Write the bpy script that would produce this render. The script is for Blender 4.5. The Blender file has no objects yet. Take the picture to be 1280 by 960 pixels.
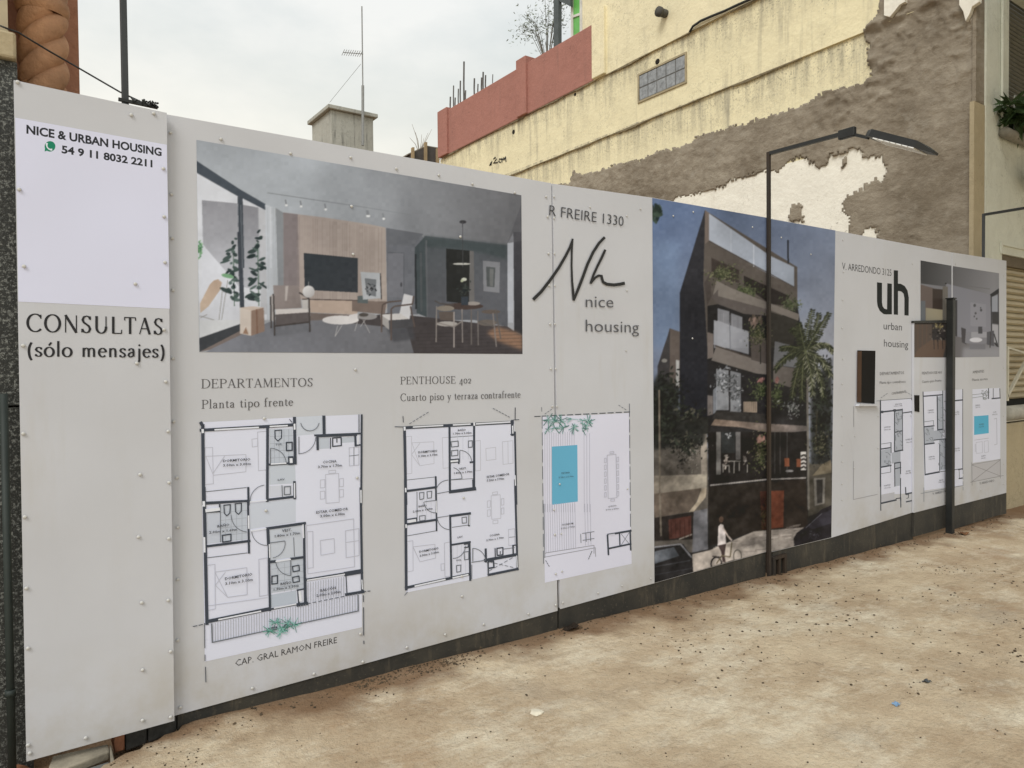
import bpy, bmesh, math, random
import numpy as np
from mathutils import Vector, Matrix, noise as mnoise
random.seed(7)
rng = np.random.default_rng(7)
S = bpy.context.scene
COL = S.collection
R = math.radians

# ------------------------------------------------------------------ camera
EYE = Vector((0.0, 0.0, 1.55))
YAW, PITCH, ROLL, FPX = R(35.2), 0.0222, 0.009, 900.0
_f = Vector((math.sin(YAW)*math.cos(PITCH), math.cos(YAW)*math.cos(PITCH), -math.sin(PITCH)))
_r0 = Vector((math.cos(YAW), -math.sin(YAW), 0.0))
_u0 = _r0.cross(_f)
_r = _r0*math.cos(ROLL) - _u0*math.sin(ROLL)
_u = _u0*math.cos(ROLL) + _r0*math.sin(ROLL)
cam = bpy.data.objects.new('camera', bpy.data.cameras.new('camera'))
COL.objects.link(cam)
cam.matrix_world = Matrix(((_r.x, _u.x, -_f.x, EYE.x), (_r.y, _u.y, -_f.y, EYE.y), (_r.z, _u.z, -_f.z, EYE.z), (0, 0, 0, 1)))
cam.data.sensor_width = 36.0
cam.data.lens = FPX/1280*36
cam.data.clip_start = 0.02
cam.data.clip_end = 2000
S.camera = cam

# ------------------------------------------------------------------ light
SUN_EL, SUN_AZ = R(46), R(238)          # azimuth from +Y towards +X: the light comes from the left, over the street
world = bpy.data.worlds.new('World'); S.world = world; world.use_nodes = True
nt = world.node_tree; nt.nodes.clear()
def N(t, ty, **k):
    n = t.nodes.new(ty)
    for a, b in k.items(): setattr(n, a, b)
    return n
wo = N(nt, 'ShaderNodeOutputWorld'); bg = N(nt, 'ShaderNodeBackground'); bg.inputs[1].default_value = 0.1
sky = N(nt, 'ShaderNodeTexSky', sky_type='NISHITA', sun_disc=False)
sky.sun_elevation = SUN_EL; sky.sun_rotation = SUN_AZ; sky.dust_density = 4.0; sky.air_density = 1.2
tc = N(nt, 'ShaderNodeTexCoord')
mp = N(nt, 'ShaderNodeMapping'); mp.inputs['Scale'].default_value = (1, 1, 2.2)
nz = N(nt, 'ShaderNodeTexNoise'); nz.inputs['Scale'].default_value = 2.6; nz.inputs['Detail'].default_value = 7; nz.inputs['Roughness'].default_value = .55
cr = N(nt, 'ShaderNodeValToRGB')
SKYK = 9.4
cr.color_ramp.elements[0].position = .33; cr.color_ramp.elements[0].color = (.60, .665, .68, 1)
cr.color_ramp.elements[1].position = .62; cr.color_ramp.elements[1].color = (.88, .89, .87, 1)
sp = N(nt, 'ShaderNodeSeparateXYZ')
hz = N(nt, 'ShaderNodeMapRange'); hz.inputs['From Min'].default_value = .5; hz.inputs['From Max'].default_value = .12; hz.interpolation_type = 'SMOOTHSTEP'
warm = N(nt, 'ShaderNodeMix', data_type='RGBA'); warm.inputs['B'].default_value = (.98, .92, .76, 1)
hf = N(nt, 'ShaderNodeMath', operation='MULTIPLY'); hf.inputs[1].default_value = .75
mul = N(nt, 'ShaderNodeVectorMath', operation='SCALE'); mul.inputs['Scale'].default_value = SKYK
mx = N(nt, 'ShaderNodeMix', data_type='RGBA'); mx.inputs['Factor'].default_value = .93
L = nt.links.new
L(tc.outputs['Generated'], mp.inputs[0]); L(mp.outputs[0], nz.inputs['Vector']); L(nz.outputs[0], cr.inputs[0])
L(tc.outputs['Generated'], sp.inputs[0]); L(sp.outputs['Z'], hz.inputs['Value']); L(hz.outputs[0], hf.inputs[0]); L(hf.outputs[0], warm.inputs['Factor'])
L(cr.outputs[0], warm.inputs['A']); L(warm.outputs['Result'], mul.inputs[0])
L(sky.outputs[0], mx.inputs['A']); L(mul.outputs[0], mx.inputs['B']); L(mx.outputs['Result'], bg.inputs[0]); L(bg.outputs[0], wo.inputs[0])
sun = bpy.data.objects.new('sun', bpy.data.lights.new('sun', 'SUN')); COL.objects.link(sun)
sun.data.energy = 1.5; sun.data.angle = R(24); sun.data.color = (1.0, .97, .91)
sd = Vector((math.sin(SUN_AZ)*math.cos(SUN_EL), math.cos(SUN_AZ)*math.cos(SUN_EL), math.sin(SUN_EL)))
sun.rotation_euler = sd.to_track_quat('Z', 'Y').to_euler()
sun.location = (-4, -6, 12)
S.view_settings.view_transform = 'Standard'; S.view_settings.look = 'None'
S.view_settings.exposure = 0.22; S.view_settings.gamma = 1.0; S.view_settings.use_curve_mapping = False
S.render.engine = 'CYCLES'; S.cycles.max_bounces = 6; S.cycles.use_denoising = True

# ------------------------------------------------------------------ survey: photo measurement -> point on a real plane
YFEN, YFRONT = 3.20, 3.42
def ray(px, py): return _f + _r*((px-640)/FPX) + _u*((480-py)/FPX)
def hit_y(px, py, y=YFEN):
    d = ray(px, py); t = y/d.y; return EYE + d*t
XWALL = hit_y(1220.5, 230, YFRONT).x
def hit_x(px, py, x=XWALL):
    d = ray(px, py); t = x/d.x; return EYE + d*t
def proj(p):
    v = Vector(p) - EYE; z = v.dot(_f)
    return 640 + v.dot(_r)/z*FPX, 480 - v.dot(_u)/z*FPX
def depth(p): return (Vector(p)-EYE).dot(_f)
_ga, _gb = hit_y(222, 908), hit_y(1258, 645)
GS = (_gb.z-_ga.z)/(_gb.x-_ga.x)
def gz(x): return _ga.z + GS*(min(max(x, -3), 12)-_ga.x)
def hit_g(px, py):
    d = ray(px, py); t = 1.5/-d.z
    for _ in range(20):
        p = EYE + d*t; t += (p.z-gz(p.x))/-d.z
    return EYE + d*t

# ------------------------------------------------------------------ materials
def lin(c): return tuple((v/12.92 if v <= .04045 else ((v+.055)/1.055)**2.4) for v in (x/255 for x in c[:3]))
MATS = {}
def base_mat(name, rough=.8, spec=.3):
    m = bpy.data.materials.new(name); m.use_nodes = True
    b = m.node_tree.nodes['Principled BSDF']
    b.inputs['Roughness'].default_value = rough; b.inputs['Specular IOR Level'].default_value = spec
    return m, m.node_tree, b
def mat(name, col, rough=.8, spec=.3, var=.25, scale=6.0, bump=0.0, bscale=30.0, metal=0.0, col2=None, stretch=(1, 1, 1), detail=6):
    """plain surface with noise-driven colour variation and optional bump"""
    if name in MATS: return MATS[name]
    m, t, b = base_mat(name, rough, spec); b.inputs['Metallic'].default_value = metal
    tcn = N(t, 'ShaderNodeTexCoord'); mpn = N(t, 'ShaderNodeMapping'); mpn.inputs['Scale'].default_value = stretch
    n1 = N(t, 'ShaderNodeTexNoise'); n1.inputs['Scale'].default_value = scale; n1.inputs['Detail'].default_value = detail; n1.inputs['Roughness'].default_value = .6
    r1 = N(t, 'ShaderNodeValToRGB'); e = r1.color_ramp.elements
    c2 = col2 if col2 else tuple(v*(1-var) for v in col)
    e[0].position = .32; e[0].color = (*c2, 1); e[1].position = .66; e[1].color = (*col, 1)
    t.links.new(tcn.outputs['Object'], mpn.inputs[0]); t.links.new(mpn.outputs[0], n1.inputs['Vector']); t.links.new(n1.outputs[0], r1.inputs[0]); t.links.new(r1.outputs[0], b.inputs['Base Color'])
    if bump:
        n2 = N(t, 'ShaderNodeTexNoise'); n2.inputs['Scale'].default_value = bscale; n2.inputs['Detail'].default_value = 8; n2.inputs['Roughness'].default_value = .65
        bp = N(t, 'ShaderNodeBump'); bp.inputs['Strength'].default_value = 1.0; bp.inputs['Distance'].default_value = bump
        t.links.new(tcn.outputs['Object'], n2.inputs['Vector']); t.links.new(n2.outputs[0], bp.inputs['Height']); t.links.new(bp.outputs[0], b.inputs['Normal'])
    MATS[name] = m; return m

def mask_noise(t, vec, scale, lo, hi, detail=8, rough=.65, stretch=None):
    n = N(t, 'ShaderNodeTexNoise'); n.inputs['Scale'].default_value = scale; n.inputs['Detail'].default_value = detail; n.inputs['Roughness'].default_value = rough
    if stretch:
        mpn = N(t, 'ShaderNodeMapping'); mpn.inputs['Scale'].default_value = stretch
        t.links.new(vec, mpn.inputs[0]); vec = mpn.outputs[0]
    t.links.new(vec, n.inputs['Vector'])
    mr = N(t, 'ShaderNodeMapRange'); mr.inputs['From Min'].default_value = lo; mr.inputs['From Max'].default_value = hi
    t.links.new(n.outputs[0], mr.inputs['Value']); return mr.outputs[0]
def mixc(t, fac, a, b, k=1.0):
    m = N(t, 'ShaderNodeMix', data_type='RGBA')
    if k != 1.0:
        q = N(t, 'ShaderNodeMath', operation='MULTIPLY'); q.inputs[1].default_value = k; t.links.new(fac, q.inputs[0]); fac = q.outputs[0]
    t.links.new(fac, m.inputs['Factor'])
    for s, v in (('A', a), ('B', b)):
        if isinstance(v, tuple): m.inputs[s].default_value = (*v, 1)
        else: t.links.new(v, m.inputs[s])
    return m.outputs['Result']
def mulf(t, a, b):
    q = N(t, 'ShaderNodeMath', operation='MULTIPLY'); t.links.new(a, q.inputs[0]); t.links.new(b, q.inputs[1]); return q.outputs[0]
def bump_of(t, b, vec, layers, detail=8):
    nrm = None
    for sc, dist, st in layers:
        n = N(t, 'ShaderNodeTexNoise'); n.inputs['Scale'].default_value = sc; n.inputs['Detail'].default_value = detail; n.inputs['Roughness'].default_value = .6
        v = vec
        if st:
            mpn = N(t, 'ShaderNodeMapping'); mpn.inputs['Scale'].default_value = st; t.links.new(vec, mpn.inputs[0]); v = mpn.outputs[0]
        t.links.new(v, n.inputs['Vector'])
        bp = N(t, 'ShaderNodeBump'); bp.inputs['Distance'].default_value = dist
        t.links.new(n.outputs[0], bp.inputs['Height'])
        if nrm: t.links.new(nrm, bp.inputs['Normal'])
        nrm = bp.outputs[0]
    t.links.new(nrm, b.inputs['Normal'])

def stucco(name, col, stain, moss=None, streak=.55, rough=.9, blot=.5, bands=()):
    """painted render: cloudy paint, rain streaks, small dark spots, fine grain"""
    m, t, b = base_mat(name, rough, .2)
    v = N(t, 'ShaderNodeTexCoord').outputs['Object']
    c = mixc(t, mask_noise(t, v, 1.1, .35, .7), col, tuple(x*.80 for x in col), blot)
    c = mixc(t, mask_noise(t, v, 6, .5, .75), c, tuple(min(1, x*1.12) for x in col), .5)
    st = mulf(t, mask_noise(t, v, 7.0, .54, .72, 5, .6, (1, 1, .07)), mask_noise(t, v, .8, .40, .60))
    c = mixc(t, mulf(t, mask_noise(t, v, 21.0, .59, .70, 4, .6, (1, 1, .05)), mask_noise(t, v, 1.7, .48, .62)), c, stain, streak*.5)
    c = mixc(t, mulf(t, mask_noise(t, v, 1.9, .50, .70, 12, .78), mask_noise(t, v, .55, .42, .6)), c, tuple(x*.45+y*.55 for x, y in zip(col, stain)), blot*.9)
    c = mixc(t, st, c, stain, streak)
    sp_ = mulf(t, mask_noise(t, v, 26, .60, .67, 8, .7), mask_noise(t, v, 1.3, .47, .60))
    c = mixc(t, sp_, c, tuple(x*.55 for x in stain), .7)
    if bands:                                             # grime washed down from the drip edges
        gpos = N(t, 'ShaderNodeNewGeometry').outputs['Position']; sz = N(t, 'ShaderNodeSeparateXYZ'); t.links.new(gpos, sz.inputs[0])
        for (zt_, dep) in bands:
            up = N(t, 'ShaderNodeMath', operation='LESS_THAN'); up.inputs[1].default_value = zt_+.02; t.links.new(sz.outputs['Z'], up.inputs[0])
            fd = N(t, 'ShaderNodeMapRange'); fd.inputs['From Min'].default_value = zt_-dep; fd.inputs['From Max'].default_value = zt_; t.links.new(sz.outputs['Z'], fd.inputs['Value'])
            k_ = mulf(t, mulf(t, up.outputs[0], fd.outputs[0]), mask_noise(t, v, 8.0, .42, .66, 6, .65, (1, 1, .12)))
            c = mixc(t, k_, c, tuple(x*.8 for x in stain), .75)
            k_ = mulf(t, mulf(t, up.outputs[0], fd.outputs[0]), mask_noise(t, v, 34, .54, .62, 6, .7))
            c = mixc(t, k_, c, tuple(x*.35 for x in stain), .6)
    c = mixc(t, mask_noise(t, v, 3.1, .52, .70, 9, .75), c, tuple(x*.5+y*.5 for x, y in zip(col, stain)), .32*(1 if bands else .5))
    hl = mulf(t, mask_noise(t, v, 2.4, .492, .5, 9, .7), mask_noise(t, v, 2.4, .508, .5, 9, .7))
    c = mixc(t, mulf(t, hl, mask_noise(t, v, .9, .45, .6)), c, tuple(x*.6 for x in stain), .55)
    t.links.new(c, b.inputs['Base Color'])
    bump_of(t, b, v, [(2.2, .03, None), (22, .006, None), (120, .0015, None)])
    return m

INK, it, ib = base_mat('printed_vinyl', .5, .12)
_at = N(it, 'ShaderNodeAttribute', attribute_name='Col')
it.links.new(_at.outputs['Color'], ib.inputs['Base Color'])

# ------------------------------------------------------------------ object helpers
def tag(o, label, cat, group=None, kind=None):
    if label: o['label'] = label
    if cat: o['category'] = cat
    if group: o['group'] = group
    if kind: o['kind'] = kind
    return o
def empty(name, loc, label, cat, group=None):
    o = bpy.data.objects.new(name, None); COL.objects.link(o); o.location = loc; o.empty_display_size = .1
    return tag(o, label, cat, group)
def put(o, parent):
    """parent keeping the world coordinates of the mesh data"""
    COL.objects.link(o)
    if parent is not None:
        o.parent = parent
        p = parent; off = Vector((0, 0, 0))
        while p is not None: off += p.location; p = p.parent
        o.location = o.location - off
    return o
def mesh_obj(name, verts, faces, m, parent=None, smooth=False):
    me = bpy.data.meshes.new(name); me.from_pydata([tuple(v) for v in verts], [], faces); me.update()
    if m: me.materials.append(m)
    if smooth: me.polygons.foreach_set('use_smooth', [True]*len(me.polygons))
    return put(bpy.data.objects.new(name, me), parent)
class MB:
    """collects shapes (world coordinates) and links them as ONE mesh object"""
    def __init__(self): self.v = []; self.f = []
    def add(self, vs, fs):
        k = len(self.v); self.v += [tuple(v) for v in vs]; self.f += [[i+k for i in f] for f in fs]; return self
    def box(self, x0, x1, y0, y1, z0, z1):
        return self.add([(x0,y0,z0),(x1,y0,z0),(x1,y1,z0),(x0,y1,z0),(x0,y0,z1),(x1,y0,z1),(x1,y1,z1),(x0,y1,z1)],
                        [(0,3,2,1),(4,5,6,7),(0,1,5,4),(1,2,6,5),(2,3,7,6),(3,0,4,7)])
    def prism(self, pts, d):
        """closed solid: outline pts (3D, planar) swept by vector d"""
        n = len(pts); pts = [Vector(p) for p in pts]; d = Vector(d)
        nrm = Vector((0, 0, 0))
        for i in range(n): nrm += pts[i].cross(pts[(i+1) % n])
        if nrm.dot(d) > 0: pts = pts[::-1]
        vs = pts + [p+d for p in pts]
        fs = [list(range(n)), list(range(2*n-1, n-1, -1))] + [[i, i+n, (i+1) % n+n, (i+1) % n] for i in range(n)]
        return self.add(vs, fs)
    def tube(self, pts, r, n=8, cap=True):
        pts = [Vector(p) for p in pts]; rs = r if isinstance(r, (list, tuple)) else [r]*len(pts)
        k = len(self.v); prev = None
        for i, p in enumerate(pts):
            d = (pts[min(i+1, len(pts)-1)]-pts[max(i-1, 0)]).normalized()
            a = prev if prev else (Vector((0, 0, 1)) if abs(d.z) < .9 else Vector((1, 0, 0)))
            a = (a - d*a.dot(d)).normalized(); prev = a; b = d.cross(a)
            for j in range(n):
                w = 2*math.pi*(j+.5)/n; self.v.append(tuple(p + (a*math.cos(w)+b*math.sin(w))*rs[i]))
        for i in range(len(pts)-1):
            for j in range(n):
                q = k+i*n; self.f.append([q+j, q+(j+1) % n, q+n+(j+1) % n, q+n+j])
        if cap:
            self.f.append([k+j for j in range(n)][::-1]); e = k+(len(pts)-1)*n; self.f.append([e+j for j in range(n)])
        return self
    def bar(self, a, b, w, h=None): return self.tube([a, b], (w if h is None else w)*.7071, 4)
    def build(self, name, m, parent=None, smooth=False, bevel=0):
        o = mesh_obj(name, self.v, self.f, m, parent, smooth)
        if bevel:
            md = o.modifiers.new('bevel', 'BEVEL'); md.width = bevel; md.segments = 2; md.limit_method = 'ANGLE'
        return o

# ------------------------------------------------------------------ flat printing on the sheets
INKK = .93
INKQ = (.975, 1.0, 1.12)        # the street bounces warm light: inks as measured are balanced for it
def ink(c, k=None):
    k = k or INKK
    return tuple(min(.90, v/k*q) for v, q in zip(lin(c), INKQ))
class Print:
    """flat vinyl shapes lying on a sheet, measured on the photo and placed on the hoarding plane"""
    def __init__(self, y=YFEN, k=None): self.y = y; self.k = k; self.polys = []; self.step = 0
    def w(self, p): q = hit_y(p[0], p[1], self.y); return (q.x, q.z)
    def poly(self, pts, col, world=False):
        self.step += 1
        self.polys.append(([p if world else self.w(p) for p in pts], ink(col, self.k), self.step)); return self
    def many(self, plist, col):
        self.step += 1
        for p in plist: self.polys.append((p, ink(col, self.k), self.step))
    def line(self, pts, w, col, closed=False):
        """stroke of width w (photo px)"""
        pts = list(pts)
        if closed: pts = pts + [pts[0]]
        for a, b in zip(pts[:-1], pts[1:]):
            d = math.hypot(b[0]-a[0], b[1]-a[1]) or 1; nx, ny = -(b[1]-a[1])/d*w/2, (b[0]-a[0])/d*w/2
            ex, ey = (b[0]-a[0])/d*w*.3, (b[1]-a[1])/d*w*.3
            self.poly([(a[0]+nx-ex, a[1]+ny-ey), (b[0]+nx+ex, b[1]+ny+ey), (b[0]-nx+ex, b[1]-ny+ey), (a[0]-nx-ex, a[1]-ny-ey)], col)
        return self
    def dash(self, a, b, w, col, n, on=.6):
        for i in range(n):
            t0, t1 = i/n, (i+on)/n
            self.line([(a[0]+(b[0]-a[0])*t0, a[1]+(b[1]-a[1])*t0), (a[0]+(b[0]-a[0])*t1, a[1]+(b[1]-a[1])*t1)], w, col)
    def ribbon(self, pts, ws, col):
        n = len(pts); Lf, Rt = [], []
        for i, p in enumerate(pts):
            a, b = pts[max(i-1, 0)], pts[min(i+1, n-1)]
            d = math.hypot(b[0]-a[0], b[1]-a[1]) or 1; nx, ny = -(b[1]-a[1])/d*ws[i]/2, (b[0]-a[0])/d*ws[i]/2
            Lf.append((p[0]+nx, p[1]+ny)); Rt.append((p[0]-nx, p[1]-ny))
        for i in range(n-1): self.poly([Lf[i], Lf[i+1], Rt[i+1], Rt[i]], col); 
    def build(self, name, parent, clip=(), lift=.0006):
        """clip: list of (x0,z0,x1,z1,sign) half planes in sheet coordinates"""
        vs, fs, cs = [], [], []
        for pts, c, st in self.polys:
            p = pts
            for (x0, z0, x1, z1, sg) in clip:
                q = []
                side = lambda a: sg*((x1-x0)*(a[1]-z0)-(z1-z0)*(a[0]-x0))
                for i in range(len(p)):
                    a, b = p[i], p[(i+1) % len(p)]; sa, sb = side(a), side(b)
                    if sa >= 0: q.append(a)
                    if (sa >= 0) != (sb >= 0):
                        t = sa/(sa-sb); q.append((a[0]+(b[0]-a[0])*t, a[1]+(b[1]-a[1])*t))
                p = q
                if len(p) < 3: break
            if len(p) < 3: continue
            ar = sum(p[i][0]*p[(i+1) % len(p)][1]-p[(i+1) % len(p)][0]*p[i][1] for i in range(len(p)))
            if ar < 0: p = p[::-1]
            k = len(vs); y = self.y - lift - st*1.2e-5
            vs += [(a[0], y, a[1]) for a in p]; fs.append(list(range(k, k+len(p)))); cs += [c]*len(p)
        if not fs: return None
        me = bpy.data.meshes.new(name); me.from_pydata(vs, [], fs); me.update()
        at = me.color_attributes.new('Col', 'FLOAT_COLOR', 'POINT')
        arr = np.ones((len(vs), 4), dtype=np.float32); arr[:, :3] = np.array(cs); at.data.foreach_set('color', arr.ravel())
        me.materials.append(INK)
        return put(bpy.data.objects.new(name, me), parent)
    # lettering ------------------------------------------------
    def frame(self, pL, pR, cap):
        o = self.w(pL); e = self.w(pR); up = self.w((pL[0], pL[1]-cap))
        return o, (e[0]-o[0], e[1]-o[1]), (up[0]-o[0], up[1]-o[1])
    def text(self, s, pL, pR, cap, col, slant=0.0, bold=0.0):
        """sans lettering: baseline from pL to pR, cap height in photo px"""
        o, du, dv = self.frame(pL, pR, cap)
        cu = bpy.data.curves.new('t', 'FONT'); cu.body = s; cu.size = 1; cu.resolution_u = 3 if cap > 9 else 1; cu.offset = bold
        ob = bpy.data.objects.new('t', cu); COL.objects.link(ob)
        dg = bpy.context.evaluated_depsgraph_get(); me = bpy.data.meshes.new_from_object(ob.evaluated_get(dg))
        bpy.data.objects.remove(ob); bpy.data.curves.remove(cu)
        xs = [v.co.x for v in me.vertices]; x0, x1 = min(xs), max(xs); H = .729
        co = [((v.co.x-x0)/(x1-x0), v.co.y/H) for v in me.vertices]
        wl = math.hypot(*du); hl = math.hypot(*dv)
        pl = []
        for f in me.polygons:
            pl.append([(o[0]+du[0]*(co[i][0]+slant*co[i][1]*hl/wl)+dv[0]*co[i][1], o[1]+du[1]*(co[i][0]+slant*co[i][1]*hl/wl)+dv[1]*co[i][1]) for i in f.vertices])
        bpy.data.meshes.remove(me); self.many(pl, col)
    def serif(self, s, pL, pR, cap, col, T=.125, t=.04, serifs=True, gap=.09, wide=1.0):
        o, du, dv = self.frame(pL, pR, cap)
        adv = []; x = 0
        for ch in s:
            adv.append(x); x += (GL[ch][0]*wide + gap) if ch != ' ' else .42*wide
        tot = x-gap
        for ch, ax in zip(s, adv):
            if ch == ' ': continue
            for pl in glyph_polys(ch, T, t, serifs):
                self.step += 1
                self.polys.append(([(o[0]+du[0]*(ax+p[0]*wide)/tot+dv[0]*p[1], o[1]+du[1]*(ax+p[0]*wide)/tot+dv[1]*p[1]) for p in pl], ink(col, self.k), self.step))
def arcp(cx, cy, rx, ry, a0, a1, n=12): return [(cx+rx*math.cos(R(a0+(a1-a0)*i/n)), cy+ry*math.sin(R(a0+(a1-a0)*i/n))) for i in range(n+1)]
_S = lambda w, h: [(w*(.5+.36*a), h*b) for a, b in ((.95,.80),(.7,.93),(.1,.985),(-.6,.92),(-.9,.75),(-.6,.60),(0,.51),(.65,.40),(.95,.24),(.65,.07),(0,.015),(-.65,.07),(-1,.22))]
# glyphs: advance, elements: ('s',x0,y0,x1,y1,w) stem, ('c',pts) contrast curve, ('r',x,y,w) serif; w: 1 thick, 0 thin
GL = {
 'D': (.78, [('s',.14,0,.14,1,1),('c',[(.14,.98)]+arcp(.34,.5,.40,.48,90,-90)+[(.14,.02)]),('r',.13,0,.26),('r',.13,1,.26)]),
 'E': (.64, [('s',.14,0,.14,1,1),('s',.14,.98,.56,.98,0),('s',.14,.52,.46,.52,0),('s',.14,.02,.6,.02,0),('s',.56,1,.57,.8,0),('s',.6,0,.62,.22,0),('s',.46,.42,.46,.62,0),('r',.13,0,.26),('r',.13,1,.26)]),
 'P': (.62, [('s',.14,0,.14,1,1),('c',[(.14,.98)]+arcp(.31,.74,.28,.24,90,-90)+[(.14,.5)]),('r',.13,0,.28),('r',.13,1,.26)]),
 'R': (.72, [('s',.14,0,.14,1,1),('c',[(.14,.98)]+arcp(.31,.75,.26,.23,90,-90)+[(.14,.52)]),('s',.34,.52,.66,.02,.9),('r',.13,0,.28),('r',.13,1,.26),('r',.68,0,.14)]),
 'A': (.76, [('s',.09,0,.37,1,0),('s',.37,1,.66,0,1),('s',.18,.34,.54,.34,0),('r',.09,0,.22),('r',.66,0,.26)]),
 'T': (.68, [('s',.34,0,.34,1,1),('s',.04,.98,.64,.98,0),('s',.04,1,.04,.8,0),('s',.64,1,.64,.8,0),('r',.34,0,.28)]),
 'M': (.94, [('s',.11,0,.14,1,0),('s',.14,1,.46,.04,1),('s',.46,.04,.78,1,0),('s',.79,1,.82,0,1),('r',.11,0,.22),('r',.82,0,.26),('r',.12,1,.18),('r',.81,1,.18)]),
 'N': (.80, [('s',.13,0,.13,1,0),('s',.12,1,.68,0,1),('s',.68,0,.68,1,0),('r',.13,0,.22),('r',.1,1,.2),('r',.68,1,.22)]),
 'O': (.84, [('c',arcp(.42,.5,.36,.49,0,360,24))]),
 'S': (.58, [('c',_S(.58,1)),('s',.5,.97,.5,.76,0),('s',.06,.24,.06,.03,0)]),
 'H': (.84, [('s',.15,0,.15,1,1),('s',.69,0,.69,1,1),('s',.15,.52,.69,.52,0),('r',.15,0,.28),('r',.15,1,.28),('r',.69,0,.28),('r',.69,1,.28)]),
 'U': (.80, [('s',.15,.34,.15,1,1),('c',[(.15,.4)]+arcp(.40,.34,.25,.33,180,360)+[(.65,.4)]),('s',.65,.34,.65,1,0),('r',.15,1,.28),('r',.65,1,.22)]),
 'C': (.76, [('c',arcp(.43,.5,.37,.49,42,318,20)),('s',.70,.97,.70,.74,0)]),
 'L': (.62, [('s',.14,0,.14,1,1),('s',.14,.02,.58,.02,0),('s',.58,0,.60,.24,0),('r',.13,0,.26),('r',.13,1,.26)]),
 'l': (.26, [('s',.13,0,.13,1.05,.85),('r',.13,0,.26),('r',.08,1.04,.12)]),
 'a': (.48, [('c',[(.07,.46),(.12,.57),(.22,.62),(.32,.57),(.35,.44)]),('s',.35,.46,.35,.06,.85),('c',[(.35,.38),(.2,.33),(.08,.25),(.06,.13),(.13,.03),(.24,.04),(.35,.14)]),('r',.40,.01,.12)]),
 'n': (.56, [('s',.13,0,.13,.62,.85),('c',[(.13,.44),(.2,.56),(.3,.61),(.4,.56),(.43,.42)]),('s',.43,.44,.43,0,.85),('r',.13,0,.24),('r',.43,0,.24),('r',.08,.61,.1)]),
 'm': (.86, [('s',.13,0,.13,.62,.85),('c',[(.13,.44),(.2,.56),(.29,.61),(.38,.56),(.41,.42)]),('s',.41,.44,.41,0,.85),('c',[(.41,.44),(.48,.56),(.58,.61),(.68,.56),(.71,.42)]),('s',.71,.44,.71,0,.85),('r',.13,0,.22),('r',.41,0,.22),('r',.71,0,.22),('r',.08,.61,.1)]),
 't': (.34, [('s',.15,.12,.15,.8,.85),('s',.02,.6,.31,.6,0),('c',[(.15,.14),(.18,.04),(.25,.02),(.32,.08)])]),
 'i': (.26, [('s',.13,0,.13,.62,.85),('d',.13,.86,.065),('r',.13,0,.24),('r',.08,.61,.1)]),
 'p': (.56, [('s',.13,-.36,.13,.62,.85),('c',[(.13,.46)]+arcp(.27,.31,.23,.30,120,-120)+[(.13,.12)]),('r',.13,-.36,.24),('r',.08,.61,.1)]),
 'o': (.54, [('c',arcp(.27,.31,.23,.31,0,360,20))]),
 'f': (.34, [('s',.14,0,.14,.85,.85),('c',[(.14,.82),(.18,.98),(.28,1.04),(.38,.98)]),('s',.02,.6,.3,.6,0),('r',.14,0,.24)]),
 'r': (.40, [('s',.13,0,.13,.62,.85),('c',[(.13,.42),(.2,.56),(.28,.6),(.37,.56)]),('r',.13,0,.24),('r',.08,.61,.1)]),
 'e': (.48, [('c',[(.07,.35),(.42,.35)]+arcp(.25,.31,.20,.30,10,320,16))]),
 'u': (.56, [('s',.13,.15,.13,.62,.85),('c',[(.13,.18),(.17,.05),(.26,.01),(.36,.06),(.43,.18)]),('s',.43,0,.43,.62,.85),('r',.08,.61,.12),('r',.38,.61,.12),('r',.47,0,.1)]),
 's': (.42, [('c',_S(.42,.62)),('s',.36,.6,.36,.46,0),('s',.05,.16,.05,.02,0)]),
 'y': (.52, [('s',.08,.62,.27,.02,.9),('s',.46,.62,.18,-.30,0),('c',[(.18,-.3),(.1,-.36),(.04,-.32)]),('r',.08,.62,.2),('r',.46,.62,.16)]),
 'z': (.44, [('s',.05,.6,.39,.6,0),('s',.39,.6,.05,.02,.9),('s',.05,.02,.40,.02,0),('s',.05,.6,.05,.46,0),('s',.40,.02,.41,.17,0)]),
 'c': (.46, [('c',arcp(.25,.31,.20,.31,48,312,16)),('d',.38,.5,.05)]),
 'j': (.26, [('s',.14,-.2,.14,.62,.85),('c',[(.14,-.18),(.12,-.3),(.05,-.36),(-.02,-.33)]),('d',.14,.86,.065),('r',.09,.61,.1)]),
 'ó': (.54, [('c',arcp(.27,.31,.23,.31,0,360,20)),('s',.25,.74,.38,.95,.6)]),
 '(': (.30, [('c',arcp(.36,.34,.27,.66,118,242,12))]), ')': (.30, [('c',arcp(-.06,.34,.27,.66,62,-62,12))]),
 '4': (.52, [('s',.37,-.3,.37,.62,.9),('s',.37,.62,.04,-.06,0),('s',.04,-.06,.5,-.06,0)]),
 '0': (.52, [('c',arcp(.26,.31,.21,.31,0,360,20))]),
 '2': (.48, [('c',[(.06,.44),(.12,.58),(.24,.62),(.37,.56),(.39,.42),(.3,.25),(.05,.03)]),('s',.05,.02,.42,.02,.4)]),
}
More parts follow.
